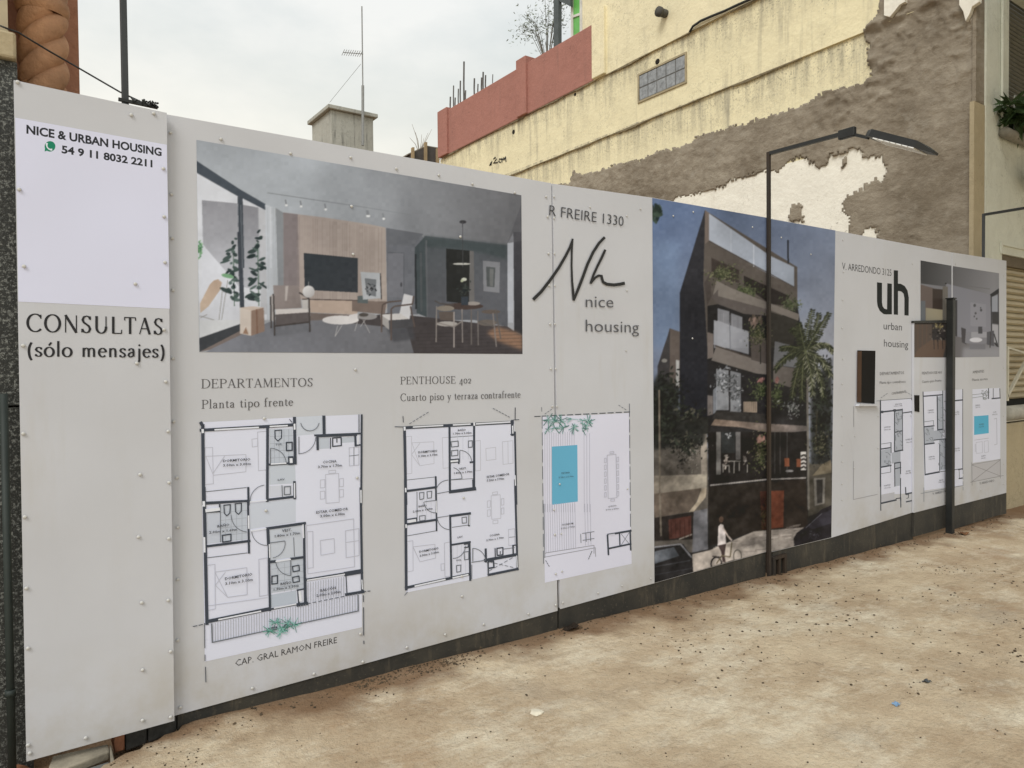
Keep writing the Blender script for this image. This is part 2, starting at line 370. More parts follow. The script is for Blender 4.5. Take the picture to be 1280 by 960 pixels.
def glyph_polys(ch, T, t, serifs):
    out = []
    def rib(pts, ws):
        n = len(pts); A, B = [], []
        for i, p in enumerate(pts):
            a, b = pts[max(i-1, 0)], pts[min(i+1, n-1)]
            if i in (0, n-1) and n > 3 and math.dist(pts[0], pts[-1]) < 1e-6: a, b = pts[-2], pts[1]
            d = math.hypot(b[0]-a[0], b[1]-a[1]) or 1; w = ws(abs((b[1]-a[1])/d))/2
            nx, ny = -(b[1]-a[1])/d*w, (b[0]-a[0])/d*w
            A.append((p[0]+nx, p[1]+ny)); B.append((p[0]-nx, p[1]-ny))
        for i in range(n-1): out.append([A[i], A[i+1], B[i+1], B[i]])
    for e in GL[ch][1]:
        if e[0] == 's': rib([(e[1], e[2]), (e[3], e[4])], lambda q: t+(T-t)*e[5])
        elif e[0] == 'c': rib(e[1], lambda q: t+(T-t)*q**1.3)
        elif e[0] == 'd': out.append(arcp(e[1], e[2], e[3], e[3]*1.15, 0, 330, 11))
        elif e[0] == 'r' and serifs:
            y = e[2]+(t/2 if e[2] < .3 else -t/2)
            out.append([(e[1]-e[3]/2, y-t/2), (e[1]+e[3]/2, y-t/2), (e[1]+e[3]/2, y+t/2), (e[1]-e[3]/2, y+t/2)])
    return out
def fr(x0, y0, s):
    """frame of an enlarged view of the photo: enlarged coordinates -> photo px"""
    return lambda *a: [(x0+a[i]/s, y0+a[i+1]/s) for i in range(0, len(a), 2)]

# ------------------------------------------------------------------ printed pictures: painted in memory, laid on the sheet as a fine coloured mesh
class Pic:
    def __init__(self, x0, y0, x1, y1, ss=3, base=(128, 128, 128)):
        self.x0, self.y0, self.ss = x0, y0, ss
        self.w, self.h = int((x1-x0)*ss), int((y1-y0)*ss)
        self.c = np.empty((self.h, self.w, 3), np.float32); self.c[:] = base
    def _mask(self, pts, soft=0):
        P = np.array([((p[0]-self.x0)*self.ss, (p[1]-self.y0)*self.ss) for p in pts])
        pad = int(soft*self.ss*2)+1
        a = max(int(P[:, 0].min())-pad, 0); b = min(int(P[:, 0].max())+2+pad, self.w); c = max(int(P[:, 1].min())-pad, 0); d = min(int(P[:, 1].max())+2+pad, self.h)
        if a >= b or c >= d: return None
        yy, xx = np.mgrid[c:d, a:b]; xx = xx+.5; yy = yy+.5
        m = np.zeros(xx.shape, bool); n = len(P)
        for i in range(n):
            (xa, ya), (xb, yb) = P[i], P[(i+1) % n]
            if ya == yb: continue
            m ^= ((ya > yy) != (yb > yy)) & (xx < (xb-xa)*(yy-ya)/(yb-ya)+xa)
        m = m.astype(np.float32)
        if soft: m = blur(m, int(soft*self.ss))
        return m, slice(c, d), slice(a, b), xx, yy
    def poly(self, pts, col, a=1.0, grad=None, soft=0):
        """grad: (p0, p1, colour at p1)"""
        r = self._mask(pts, soft)
        if r is None: return self
        m, sy, sx, xx, yy = r; m = (m*a)[..., None]; src = np.array(col, np.float32)
        if grad:
            (ax, ay), (bx, by), c2 = grad
            ax, bx = (ax-self.x0)*self.ss, (bx-self.x0)*self.ss; ay, by = (ay-self.y0)*self.ss, (by-self.y0)*self.ss
            t = np.clip(((xx-ax)*(bx-ax)+(yy-ay)*(by-ay))/((bx-ax)**2+(by-ay)**2), 0, 1)[..., None]
            src = src*(1-t)+np.array(c2, np.float32)*t
        self.c[sy, sx] = self.c[sy, sx]*(1-m)+src*m; return self
    def line(self, pts, w, col, a=1.0):
        for p, q in zip(pts[:-1], pts[1:]):
            d = math.hypot(q[0]-p[0], q[1]-p[1]) or 1; nx, ny = -(q[1]-p[1])/d*w/2, (q[0]-p[0])/d*w/2
            self.poly([(p[0]+nx, p[1]+ny), (q[0]+nx, q[1]+ny), (q[0]-nx, q[1]-ny), (p[0]-nx, p[1]-ny)], col, a)
        return self
    def ell(self, c, rx, ry, col, a=1.0, rot=0, soft=0, grad=None):
        cs, sn = math.cos(rot), math.sin(rot)
        return self.poly([(c[0]+rx*math.cos(t)*cs-ry*math.sin(t)*sn, c[1]+rx*math.cos(t)*sn+ry*math.sin(t)*cs) for t in np.linspace(0, 2*math.pi, 22)[:-1]], col, a, grad, soft)
    def ring(self, c, rx, ry, w, col, a=1.0):
        return self.line([(c[0]+rx*math.cos(t), c[1]+ry*math.sin(t)) for t in np.linspace(0, 2*math.pi, 20)], w, col, a)
    def leaves(self, cx, cy, rx, ry, n, size, cols, seed=0, ang=None):
        q = random.Random(seed)
        for _ in range(n):
            t = q.random()*6.283; rr = min(abs(q.gauss(0, .62)), 1.5)
            s = size*(.5+q.random()); c = q.choice(cols); j = q.uniform(.85, 1.15)
            self.ell((cx+rx*rr*math.cos(t), cy+ry*rr*math.sin(t)), s, s*.42, tuple(v*j for v in c), .9, q.random()*3.14 if ang is None else ang+q.uniform(-.5, .5))
        return self
    def mottle(self, amp, px, seed=1, y0=None, y1=None, fade=20):
        """uneven printed tone: brightness varied in patches of about px photo px, between rows y0 and y1"""
        g = np.random.default_rng(seed); f = np.zeros((self.h, self.w), np.float32)
        for s, a in ((px, .55), (px/2.3, .3), (px/5, .15)):
            n = max(int(s*self.ss), 2); q = g.normal(0, 1, (self.h//n+3, self.w//n+3)).astype(np.float32)
            q = np.repeat(np.repeat(q, n, 0), n, 1)[:self.h, :self.w]; f += a*blur(q, max(n//2, 1))*1.6
        m = np.ones((self.h, 1), np.float32)
        if y0 is not None:
            yy = np.arange(self.h)[:, None]/self.ss+self.y0; m = np.clip((yy-y0)/fade, 0, 1)*np.clip((y1-yy)/fade, 0, 1)
        self.c *= np.clip(1+amp*f*m, .3, 1.9)[..., None]; return self
    def grain(self, amp, step=2, seed=1):
        g = np.random.default_rng(seed).normal(0, 1, (self.h//step+2, self.w//step+2, 1)).astype(np.float32)
        g = np.repeat(np.repeat(g, step, 0), step, 1)[:self.h, :self.w]; self.c += g*amp; return self
    def soften(self, k):
        for i in range(3): self.c[..., i] = blur(self.c[..., i], k)
        return self
    def lay(self, name, parent, corners, n, m, y=YFEN, k=None, lift=.0012):
        """corners: photo px TL, TR, BR, BL; n x m cells"""
        W = [hit_y(p[0], p[1], y) for p in corners]
        u = np.linspace(0, 1, n+1)[None, :, None]; v = np.linspace(0, 1, m+1)[:, None, None]
        Wn = [np.array(p)[None, None, :] for p in W]
        G = Wn[0]*(1-u)*(1-v)+Wn[1]*u*(1-v)+Wn[2]*u*v+Wn[3]*(1-u)*v; G[..., 1] = y-lift
        rel = G-np.array(EYE); z = rel@np.array(_f); px = 640+rel@np.array(_r)/z*FPX; py = 480-rel@np.array(_u)/z*FPX
        sx = np.clip((px-self.x0)*self.ss-.5, 0, self.w-1.001); sy = np.clip((py-self.y0)*self.ss-.5, 0, self.h-1.001)
        ix, iy = sx.astype(int), sy.astype(int); fx, fy = (sx-ix)[..., None], (sy-iy)[..., None]
        c = self.c; c = c[iy, ix]*(1-fx)*(1-fy)+c[iy, ix+1]*fx*(1-fy)+c[iy+1, ix]*(1-fx)*fy+c[iy+1, ix+1]*fx*fy
        c = np.clip(c, 0, 255)/255; c = (np.where(c <= .04045, c/12.92, ((c+.055)/1.055)**2.4)-.006)/(k or INKK)*np.array(INKQ); c = np.clip(c, .01, .9)
        nv = (n+1)*(m+1); idx = np.arange(nv).reshape(m+1, n+1)
        q = np.stack([idx[1:, :-1], idx[1:, 1:], idx[:-1, 1:], idx[:-1, :-1]], -1).reshape(-1, 4)
        me = bpy.data.meshes.new(name); me.vertices.add(nv); me.vertices.foreach_set('co', G.reshape(-1).astype(np.float32))
        me.loops.add(q.size); me.loops.foreach_set('vertex_index', q.ravel().astype(np.int32))
        me.polygons.add(len(q)); me.polygons.foreach_set('loop_start', np.arange(0, q.size, 4, dtype=np.int32))
        me.update(calc_edges=True); me.validate()
        at = me.color_attributes.new('Col', 'FLOAT_COLOR', 'POINT'); arr = np.ones((nv, 4), np.float32); arr[:, :3] = c.reshape(-1, 3); at.data.foreach_set('color', arr.ravel())
        me.materials.append(INK); return put(bpy.data.objects.new(name, me), parent)
def blur(m, k):
    if k < 1: return m
    for ax in (0, 1):
        for _ in range(2):
            p = np.pad(m, [(k+1, k) if i == ax else (0, 0) for i in (0, 1)], mode='edge'); cs = np.cumsum(p, axis=ax, dtype=np.float64)
            n = m.shape[ax]; m = ((np.take(cs, range(2*k+1, 2*k+1+n), axis=ax)-np.take(cs, range(0, n), axis=ax))/(2*k+1)).astype(np.float32)
    return m

# ------------------------------------------------------------------ ground
def ground_mat():
    m, t, b = base_mat('dusty_concrete', .95, .15)
    v = N(t, 'ShaderNodeTexCoord').outputs['Object']
    c = mixc(t, mask_noise(t, v, 1.1, .38, .62, 13, .78), (.68, .56, .395), (.44, .325, .212))
    c = mixc(t, mask_noise(t, v, 2.2, .49, .66, 13, .82, (.6, 1, 1)), c, (.86, .785, .62), .9)
    c = mixc(t, mask_noise(t, v, 9, .54, .70, 10, .8, (.35, 1.2, 1)), c, (.31, .225, .14), .6)
    c = mixc(t, mask_noise(t, v, 1.7, .56, .74, 8, .65), c, (.34, .31, .27), .4)
    c = mixc(t, mask_noise(t, v, 1.25, .56, .70, 12, .75), c, (.40, .25, .14), .6)
    c = mixc(t, mask_noise(t, v, 14, .55, .8, 8, .75), c, (.72, .65, .50), .45)
    c = mixc(t, mask_noise(t, v, 42, .60, .72, 6, .7), c, (.25, .195, .14), .5)
    c = mixc(t, mask_noise(t, v, 150, .60, .72, 4, .6), c, (.16, .125, .09), .6)
    c = mixc(t, mask_noise(t, v, 240, .58, .72, 3, .6), c, (.82, .75, .60), .4)
    cr_ = mulf(t, mask_noise(t, v, 1.3, .494, .5, 6, .6), mask_noise(t, v, 1.3, .506, .5, 6, .6))
    c = mixc(t, mulf(t, cr_, mask_noise(t, v, .7, .52, .62)), c, (.17, .13, .09), .6)
    # reddish soil against the foot of the hoarding
    sp_ = N(t, 'ShaderNodeSeparateXYZ'); t.links.new(v, sp_.inputs[0])
    wb = N(t, 'ShaderNodeTexNoise'); wb.inputs['Scale'].default_value = 3.5; wb.inputs['Detail'].default_value = 7
    t.links.new(v, wb.inputs['Vector'])
    ad = N(t, 'ShaderNodeMath', operation='MULTIPLY_ADD'); ad.inputs[1].default_value = .75; t.links.new(wb.outputs[0], ad.inputs[0]); t.links.new(sp_.outputs['Y'], ad.inputs[2])
    mr = N(t, 'ShaderNodeMapRange'); mr.inputs['From Min'].default_value = 3.30; mr.inputs['From Max'].default_value = 3.52; t.links.new(ad.outputs[0], mr.inputs['Value'])
    c = mixc(t, mr.outputs[0], c, (.20, .115, .062), .85)
    t.links.new(c, b.inputs['Base Color'])
    bump_of(t, b, v, [(5, .025, None), (30, .016, None), (130, .007, None)])
    return m
GM = ground_mat()
LIP0, LIP1 = hit_g(146, 946), hit_g(226, 906)            # broken edge of the concrete above the meter pit
def gh(x, y):
    z = gz(x) + .010*mnoise.fractal((x*1.3, y*1.3, 0), 1.0, 2.0, 4) + .004*mnoise.noise((x*9, y*9, 3))
    ex, ey = LIP1.x-LIP0.x, LIP1.y-LIP0.y
    s = (x-LIP0.x)*ey-(y-LIP0.y)*ex                       # >0: the street side
    s = s/math.hypot(ex, ey) + .018*mnoise.noise((x*14, y*14, 8))
    if s < 0 and x < LIP1.x+.04 and y > 1.3: z -= .075*min(1, -s/.02)
    d = YFEN-y
    if 0 < d < .35 and x > .6: z += math.exp(-d/.07)*max(-.004, .035*(.35+mnoise.noise((x*2.2, 0, 5))+.5*mnoise.noise((x*9, y*6, 2))))
    return z
def ground():
    xs = list(np.arange(-.4, 1.6, .025)) + list(np.arange(1.6, 10.01, .05)); ys = list(np.arange(.2, 3.6, .04))
    vs = [(x, y, gh(x, y)) for y in ys for x in xs]; n = len(xs)
    fs = [(j*n+i, j*n+i+1, (j+1)*n+i+1, (j+1)*n+i) for j in range(len(ys)-1) for i in range(n-1)]
    # the surrounding sheet out to the horizon, stitched to the rim
    X0, X1, Y0, Y1 = xs[0], xs[-1], ys[0], ys[-1]
    far = 900
    k = len(vs); m = len(ys)
    for x in xs: vs += [(x, -far, gz(x))]
    a = k; 
    for x in xs: vs += [(x, far, gz(x))]
    b2 = a+n
    for i in range(n-1):
        fs.append((a+i, a+i+1, i+1, i)); fs.append(((m-1)*n+i, (m-1)*n+i+1, b2+i+1, b2+i))
    k = len(vs)
    for y in [-far]+ys+[far]: vs.append((-far, y, gz(X0)))
    c = k; k = len(vs)
    for y in [-far]+ys+[far]: vs.append((far, y, gz(X1)))
    d = k
    lf = [a]+[j*n for j in range(m)]+[b2]; rt = [a+n-1]+[j*n+n-1 for j in range(m)]+[b2+n-1]
    for j in range(m+1):
        fs.append((c+j, lf[j], lf[j+1], c+j+1)); fs.append((rt[j], d+j, d+j+1, rt[j+1]))
    o = mesh_obj('ground', vs, fs, GM, None, True); tag(o, None, None, None, 'structure')
ground()

# ------------------------------------------------------------------ materials of the neighbourhood
ZB1, ZB2 = hit_x(700, 122).z, hit_x(870, 124).z
YEL = stucco('yellow_render', (.87, .795, .545), (.31, .29, .235), streak=.7, blot=.4, bands=((ZB1, .55), (ZB2, .6)))
YEL2 = stucco('yellow_render_pale', (.86, .785, .55), (.34, .32, .26), streak=.5, blot=.45)
RED = stucco('red_render', (.41, .195, .16), (.22, .13, .11), streak=.5)
FAC = stucco('greenish_white_render', (.72, .735, .645), (.33, .33, .27), streak=.35)
BEI = stucco('beige_render', (.47, .40, .27), (.28, .23, .15), streak=.35)
WHT = stucco('old_whitewash', (.90, .87, .78), (.52, .48, .41), streak=.25, blot=.3)
CONC = stucco('weathered_concrete', (.43, .43, .39), (.07, .072, .07), streak=1.0)
ORA = stucco('orange_render', (.46, .235, .15), (.25, .12, .08), streak=.3)
LEDGE = mat('dark_ledge_edge', (.30, .25, .16), .9, .2, .5, 9, .004, 40)
DARK = mat('black_painted_steel', (.022, .024, .024), .45, .4, .3, 9, .001, 60)
RUST = mat('rusty_black_steel', (.024, .023, .022), .6, .3, .3, 5, .002, 50, col2=(.05, .033, .022), stretch=(1, 1, .25))
STEEL = mat('grey_steel', (.30, .31, .31), .5, .4, .25, 10)
def mortar():
    m, t, b = base_mat('brown_mortar', .95, .1)
    v = N(t, 'ShaderNodeTexCoord').outputs['Object']
    c = mixc(t, mask_noise(t, v, .9, .40, .62, 9, .7), (.33, .288, .23), (.20, .168, .128))
    c = mixc(t, mask_noise(t, v, 5, .52, .72, 9, .7, (1, 1, 1.8)), c, (.42, .375, .305), .6)
    c = mixc(t, mask_noise(t, v, 9, .58, .72, 9, .75), c, (.17, .135, .10), .5)
    c = mixc(t, mask_noise(t, v, 3, .60, .72, 8, .6), c, (.36, .33, .28), .5)
    t.links.new(c, b.inputs['Base Color'])
    bump_of(t, b, v, [(3.0, .05, (1, 1, 1.5)), (13, .010, None), (60, .004, None)])
    return m
MORT = mortar()

# ------------------------------------------------------------------ yellow neighbouring house (party wall to the lot + street front)
house = empty('house', (XWALL, YFRONT, gz(XWALL)), 'old two storey house with stained yellow side wall, brown mortar patch and red roof parapet', 'house')
def wallpoly(name, px, m, x, th, parent=house, bevel=0):
    """slab on the party wall: outline in photo px on plane x, thickness th away from the lot"""
    b = MB(); b.prism([hit_x(p[0], p[1], x) for p in px], (th, 0, 0)); return b.build(name, m, parent, bevel=bevel)
X1, X2, X3 = XWALL, XWALL+.035, XWALL+.07               # each storey band steps back under its ledge
def zx(px, py, x=XWALL): return hit_x(px, py, x)
yb0, yb1 = YFRONT+.06, zx(550, 300).y
pa, pb = zx(600, 173), zx(860, 41)                       # upper ledge line
za = lambda y: pa.z + (pb.z-pa.z)*(y-pa.y)/(pb.y-pa.y)
pc, pd = zx(655, 211), zx(1083, 37)                      # lower ledge line
zc = lambda y: pc.z + (pd.z-pc.z)*(y-pc.y)/(pd.y-pc.y)
yup = zx(728, 20).y
ztop = 9.6
Z0 = gz(8)-.2
MB().prism([(X3, yb0, Z0), (X3, yb1, Z0), (X3, yb1, zc(yb1)), (X3, yb0, zc(yb0))], (.3, 0, 0)).build('side_wall', YEL, house)
MB().prism([(X2, yb0, zc(yb0)+.003), (X2, yb1, zc(yb1)+.003), (X2, yb1, za(yb1)-.003), (X2, yb0, za(yb0)-.003)], (.33, 0, 0)).build('side_wall', YEL, house)
MB().prism([(X1, yb0, za(yb0)), (X1, yup, za(yup)), (X1, yup, ztop), (X1, yb0, ztop)], (.36, 0, 0)).build('side_wall', YEL2, house)
b = MB()
for zf, x, ya, yb in ((zc, X2, yb0+2.0, yb1), (za, X1, yb0+.8, yb1)):
    n = 60; b = MB()
    for i in range(n):                                   # chipped drip edge, coloured dark to draw the shadow line under each storey
        y0, y1 = ya+(yb-ya)*i/n, ya+(yb-ya)*(i+1)/n-.002
        w = .008+.014*mnoise.noise((y0*1.7, 2, x)); h = .014+.026*mnoise.noise((y0*2.3, 9, x))
        b.prism([(x+.004, y0, zf(y0)-max(h, .006)), (x+.004, y1, zf(y1)-max(h, .006)), (x+.004, y1, zf(y1)), (x+.004, y0, zf(y0))], (-max(w, .004), 0, 0))
    b.build('ledge', LEDGE, house)
# roof parapet in red with pilasters
ypr0, ypr1 = zx(742, 60).y, zx(550, 170).y
zt = zx(650, 84).z
ya_ = lambda y: za(y)
MB().prism([(X1-.01, ypr0, za(ypr0)+.004), (X1-.01, ypr1, za(ypr1)+.004), (X1-.01, ypr1, zt), (X1-.01, ypr0, zt)], (.2, 0, 0)).build('parapet', RED, house, bevel=.012)
for a, c_, top in ((zx(660, 100).y, zx(648, 110).y, zt+.13), (zx(561, 150).y, zx(549.5, 160).y, zt+.05)):
    MB().prism([(X1-.06, a, za(a)+.01), (X1-.06, c_, za(c_)+.01), (X1-.06, c_, top), (X1-.06, a, top)], (.3, 0, 0)).build('parapet_pier', RED, house, bevel=.01)
a, c_ = zx(758, 60).y, zx(742.5, 60).y
MB().prism([(X1-.06, a, za(a)+.01), (X1-.06, c_, za(c_)+.01), (X1-.06, c_, zt+.02), (X1-.06, a, zt+.18)], (.3, 0, 0)).build('parapet_pier', YEL2, house, bevel=.01)
# starter bars on the roof
for px, top, bot, r in ((563, 121, 138, .022), (567, 107, 135, .018), (569, 122, 134, .02), (573, 111, 132, .018), (575.5, 101, 130, .02), (580, 77, 127, .024), (582, 113, 125, .02), (593, 98, 119, .022), (597.5, 105, 117, .018), (602, 97, 114, .02), (604, 90, 113, .022), (607, 94, 111, .02), (616, 93, 107, .012)):
    t_, u_ = zx(px, top, X1+.12), zx(px, bot+4, X1+.12)
    MB().tube([u_, u_+(t_-u_)*.5+Vector((0, .01, 0)), t_], r*.8, 6).build('starter_bar', mat('dull_rebar', (.17, .165, .16), .8, .2, .4, 12), house)
# brown mortar patch with a hole showing whitewash
OUT = [(650,262),(690,232),(713,230),(716,214),(728,219),(735,217),(745,215),(765,208),(782,203),(800,200),(822,190),(845,186),(860,182),(872,172),(885,168),(905,162),(930,155),(955,146),(975,142),(1000,133),(1022,122),(1040,112),(1060,110),(1083,104),(1091,95),(1086,75),(1084,55),(1083,40),(1092,28),(1101,18),(1104,0),(1106,-60),(1225.5,-60),(1225.5,330),(1223,345),(1150,345),(640,300)]
WH = [(832,300),(836,254),(850,246),(866,243),(880,240),(895,236),(908,232),(910,226),(930,222),(941,218),(950,215),(963,213.5),(975,215),(985,203),(998,199),(1010,197),(1018,205),(1028,210),(1035,204),(1041,193),(1050,194),(1060,191),(1067,184),(1075,187),(1083,198),(1092,196),(1103,196),(1106,206),(1115,207),(1113,215),(1107,222),(1099,232),(1094,223),(1085,230),(1078,236),(1065,243),(1058,245),(1055,252),(1055,262),(1063,275),(1060,300)]
WH2 = [(1072,300),(1080,290),(1090,285),(1098,287),(1098,300)]
HOLE = [(1053,200),(1058,196),(1060,202),(1056,208),(1052,206)]
SPOT = [(990,256),(1002,254),(1006,277),(989,277)]
def inside(P, x, y):
    m = False; n = len(P)
    for i in range(n):
        (a, b_), (c, d) = P[i], P[(i+1) % n]
        if (b_ > y) != (d > y) and x < (c-a)*(y-b_)/(d-b_)+a: m = not m
    return m
yz = lambda P: [(q.y, q.z) for q in (zx(p[0], p[1], X3) for p in P)]
OUTw, WHw, WH2w, HOLEw, SPOTw = map(yz, (OUT, WH, WH2, HOLE, SPOT))
def mortar_patch():
    st = .022; y0, y1, z0, z1 = yb0, zx(640, 280).y, 1.6, ztop-.4
    ny, nz_ = int((y1-y0)/st), int((z1-z0)/st)
    vid = {}; vs = []; fs = []
    def vert(i, j):
        if (i, j) in vid: return vid[i, j]
        y, z = y0+i*st, z0+j*st
        rough = .5+.5*max(-1, min(1, (z-4.6)/.5)) if y < 5.2 else .15
        d = .012+.03*mnoise.fractal((y*1.1, z*1.5, 1), 1, 2, 5)+(.005+.045*rough)*mnoise.fractal((y*7, z*8, 4), .8, 2, 5)
        vid[i, j] = len(vs); k = max(0, min(1, (z-zc(y))/.05+.5)); vs.append((X3-.012-(X3-X2)*k-max(d, 0), y, z)); return vid[i, j]
    for i in range(ny):
        for j in range(nz_):
            y, z = y0+(i+.5)*st, z0+(j+.5)*st
            y2 = y+.03*mnoise.noise((y*9, z*9, 0))+.05*mnoise.noise((y*30, z*30, 3)); z2 = z+.03*mnoise.noise((y*9, z*9, 7))+.05*mnoise.noise((y*30, z*30, 9))
            if not inside(OUTw, y2, z2): continue
            if not (inside(HOLEw, y2, z2) or inside(SPOTw, y2, z2)) and (inside(WHw, y2, z2) or inside(WH2w, y2, z2)): continue
            fs.append([vert(i, j), vert(i, j+1), vert(i+1, j+1), vert(i+1, j)])
    # thicken: rim down to the wall
    cnt = {}
    for f in fs:
        for a, b_ in zip(f, f[1:]+f[:1]): cnt[a, b_] = 1
    base = {}
    def low(i):
        if i not in base: base[i] = len(vs); vs.append((max(vs[i][0]+.004, min(vs[i][0]+.05, X3-.004)), vs[i][1], vs[i][2]))
        return base[i]
    for (a, b_) in list(cnt):
        if (b_, a) not in cnt: fs.append([b_, a, low(a), low(b_)])
    o = mesh_obj('mortar_patch', vs, fs, MORT, house, True)
    o['label'] = 'rough brown mortar patch over the lower and right side of the yellow wall'
mortar_patch()
wy0, wy1 = zx(1125, 230, X3-.006).y, zx(815, 250, X3-.006).y
MB().box(X3-.008, X3-.003, wy0, wy1, 1.6, zx(1075, 178).z).build('whitewash_patch', WHT, house)['label'] = 'white flaking whitewash showing through the brown mortar'
for px in ([(1105, -30), (1134, -30), (1131, 2), (1124, 6), (1118, 14), (1112, 21), (1105, 19)], [(1200, -30), (1223, -30), (1224, 2), (1215, 8), (1212, 17), (1207, 26), (1204, 14), (1199, 6)]):
    MB().prism([hit_x(a, c, X2-.075) for a, c in px], (.06, 0, 0)).build('whitewash_patch', WHT, house)
# glass block window
g0, g1 = zx(799.5, 100, X2), zx(857, 90, X2)
gt, gb_ = zx(857, 68, X2).z, zx(857, 102, X2).z
gbm = mat('glass_block', (.34, .36, .38), .25, .5, .45, 14, .006, 30)
win = MB()
for (a, b_, c, d) in ((g1.y-.03, g0.y+.03, gt, gt+.03), (g1.y-.03, g0.y+.03, gb_-.03, gb_), (g1.y-.03, g1.y, gb_, gt), (g0.y, g0.y+.03, gb_, gt)):
    win.box(X2-.02, X2-.002, a, b_, c, d)
wf = win.build('window', mat('window_mortar_frame', (.42, .36, .24), .9), house)
n = 5
for j in range(2):
    for i in range(n):
        a = g1.y+(g0.y-g1.y)*i/n+.008; b_ = g1.y+(g0.y-g1.y)*(i+1)/n-.008; c = gb_+(gt-gb_)*j/2+.008; d = gb_+(gt-gb_)*(j+1)/2-.008
        MB().box(X2-.012, X2-.002, a, b_, c, d).build('glass_block', gbm, wf, bevel=.006)
MB().box(X2-.006, X2-.0015, g1.y, g0.y, gb_, gt).build('joint', mat('dark_joint', (.16, .16, .155), .9), wf)
# vent pipe, two pipe holes, loose cable, writing on the wall
p = zx(832, 17, X1); MB().tube([p+Vector((.1, 0, 0)), p+Vector((-.16, 0, -.01))], .062, 14).tube([p+Vector((-.12, 0, -.008)), p+Vector((-.165, 0, -.01))], .075, 14).build('vent_pipe', mat('grimy_pipe', (.10, .095, .085), .8), house, True)
for px, py, x, r in ((822, 77, X2, .045), (642, 165, X2, .045), (719, 118, X2, .03)):
    p = zx(px, py, x); MB().tube([p+Vector((.01, 0, 0)), p+Vector((-.004, 0, 0))], r, 12).build('pipe_hole', mat('pipe_hole_black', (.02, .018, .015), .9), house)
pts = [zx(a, b_, X1-.03) for a, b_ in ((862, 40), (866, 33), (876, 26), (890, 20), (905, 14), (920, 7), (938, -1), (970, -18), (1010, -40))]
MB().tube(pts, .018, 6).build('cable', DARK, house, True)
b = MB()
for s in ([(613, 205), (615, 202), (614, 206), (612, 207), (614, 203)], [(617, 199), (619, 196.5), (620.5, 199), (617, 204), (622, 203)], [(627, 199), (624.5, 198.5), (623.5, 202), (626, 203)], [(627.5, 203), (627.5, 197.5), (629, 200), (630, 197), (630.5, 200), (632, 196), (632.5, 202)]):
    b.tube([zx(a, c, X2-.004) for a, c in s], .014, 5)
b.build('wall_writing', mat('black_marker', (.03, .03, .035), .8), house)
# terrace: green glazed bay, grey post and beam behind the parapet
fx = X1+.35
gl = mat('green_plastic_glazing', (.16, .52, .12), .35, .4, .2, 6); wfr = mat('white_window_frame', (.74, .74, .70), .6)
def bay_quad(px, x): return [hit_x(a, b_, x) for a, b_ in px]
fb = MB()
for q in ([(713.5, -40), (716, -40), (716, 46), (713.5, 47)], [(724.5, -40), (727.5, -40), (727.5, 40), (724.5, 41)], [(716, 19), (724.5, 16), (724.5, 19), (716, 22)]):
    fb.prism(bay_quad(q, fx), (.06, 0, 0))
bay = fb.build('window', wfr, house)
bay['label'] = 'green glazed window on the roof terrace'
for q in ([(716, -40), (724.5, -40), (724.5, 16), (716, 19)], [(716, 22), (724.5, 19), (724.5, 41), (716, 46)]):
    MB().prism(bay_quad(q, fx+.02), (.015, 0, 0)).build('pane', gl, bay)
gp = mat('blue_grey_post', (.10, .12, .125), .6)
MB().prism(bay_quad([(692, -40), (698, -40), (698, 60), (692, 63)], X1+.25), (.08, 0, 0)).build('terrace_post', gp, house)
MB().prism(bay_quad([(698.2, -9), (713, -9), (713, 8), (698.2, 1)], X1+.27), (.06, 0, 0)).build('terrace_beam', gp, house)

# street front of the same house
XF = hit_y(1231.5, 200, YFRONT).x
def frontpoly(name, px, m, y=YFRONT, th=.2, parent=house, bevel=0):
    b = MB(); b.prism([hit_y(a, c, y) for a, c in px], (0, th, 0)); return b.build(name, m, parent, bevel=bevel)
fL, fR = hit_y(1232, 200).x, 22.0
zF = lambda py, px=1258: hit_y(px, py, YFRONT).z
wx0 = hit_y(1258, 90, YFRONT).x; wx1 = wx0+1.5
ws = hit_y(1258, 168, YFRONT).z; wt = 8.6
sx0 = hit_y(1252, 400, YFRONT).x; sx1 = sx0+2.7
sht = hit_y(1258, 318, YFRONT).z; shb = hit_y(1262, 500, YFRONT).z
xw = XWALL+.37
x0 = XF+.02
b = MB()
b.box(x0, wx0, YFRONT, YFRONT+.25, sht, ztop)                    # left of the window
b.box(wx0, wx1, YFRONT, YFRONT+.25, sht, ws)                      # below the window
b.box(wx1, fR, YFRONT, YFRONT+.25, sht, ztop)
b.box(x0, sx0, YFRONT, YFRONT+.25, Z0, sht)
b.box(sx1, fR, YFRONT, YFRONT+.25, Z0, sht)
b.build('front_wall', FAC, house)
MB().box(hit_y(1219, 200, YFRONT).x, x0-.004, YFRONT+.012, YFRONT+.056, Z0, hit_y(1225, 128, YFRONT).z).build('corner_strip', BEI, house)
MB().box(hit_y(1222, 200, YFRONT).x, x0-.004, YFRONT+.02, YFRONT+.056, hit_y(1225, 128, YFRONT).z+.01, ztop).build('corner_strip', MORT, house)
xp = hit_y(1249, 100, YFRONT).x
MB().box(xp+.02, wx0-.01, YFRONT-.03, YFRONT-.002, ws-.02, ztop).build('window_surround', FAC, house, bevel=.008)
slat = mat('grey_shutter_slat', (.20, .20, .17), .6, .3, .25, 8)
b = MB(); z = ws+.05
while z < wt:
    b.prism([(wx0+.01, YFRONT+.10, z), (wx0+.01, YFRONT+.085, z+.018), (wx0+.01, YFRONT+.10, z+.043), (wx0+.01, YFRONT+.13, z+.043), (wx0+.01, YFRONT+.13, z)], (wx1-wx0-.02, 0, 0)); z += .05
wsh = b.build('window_shutter', slat, house)
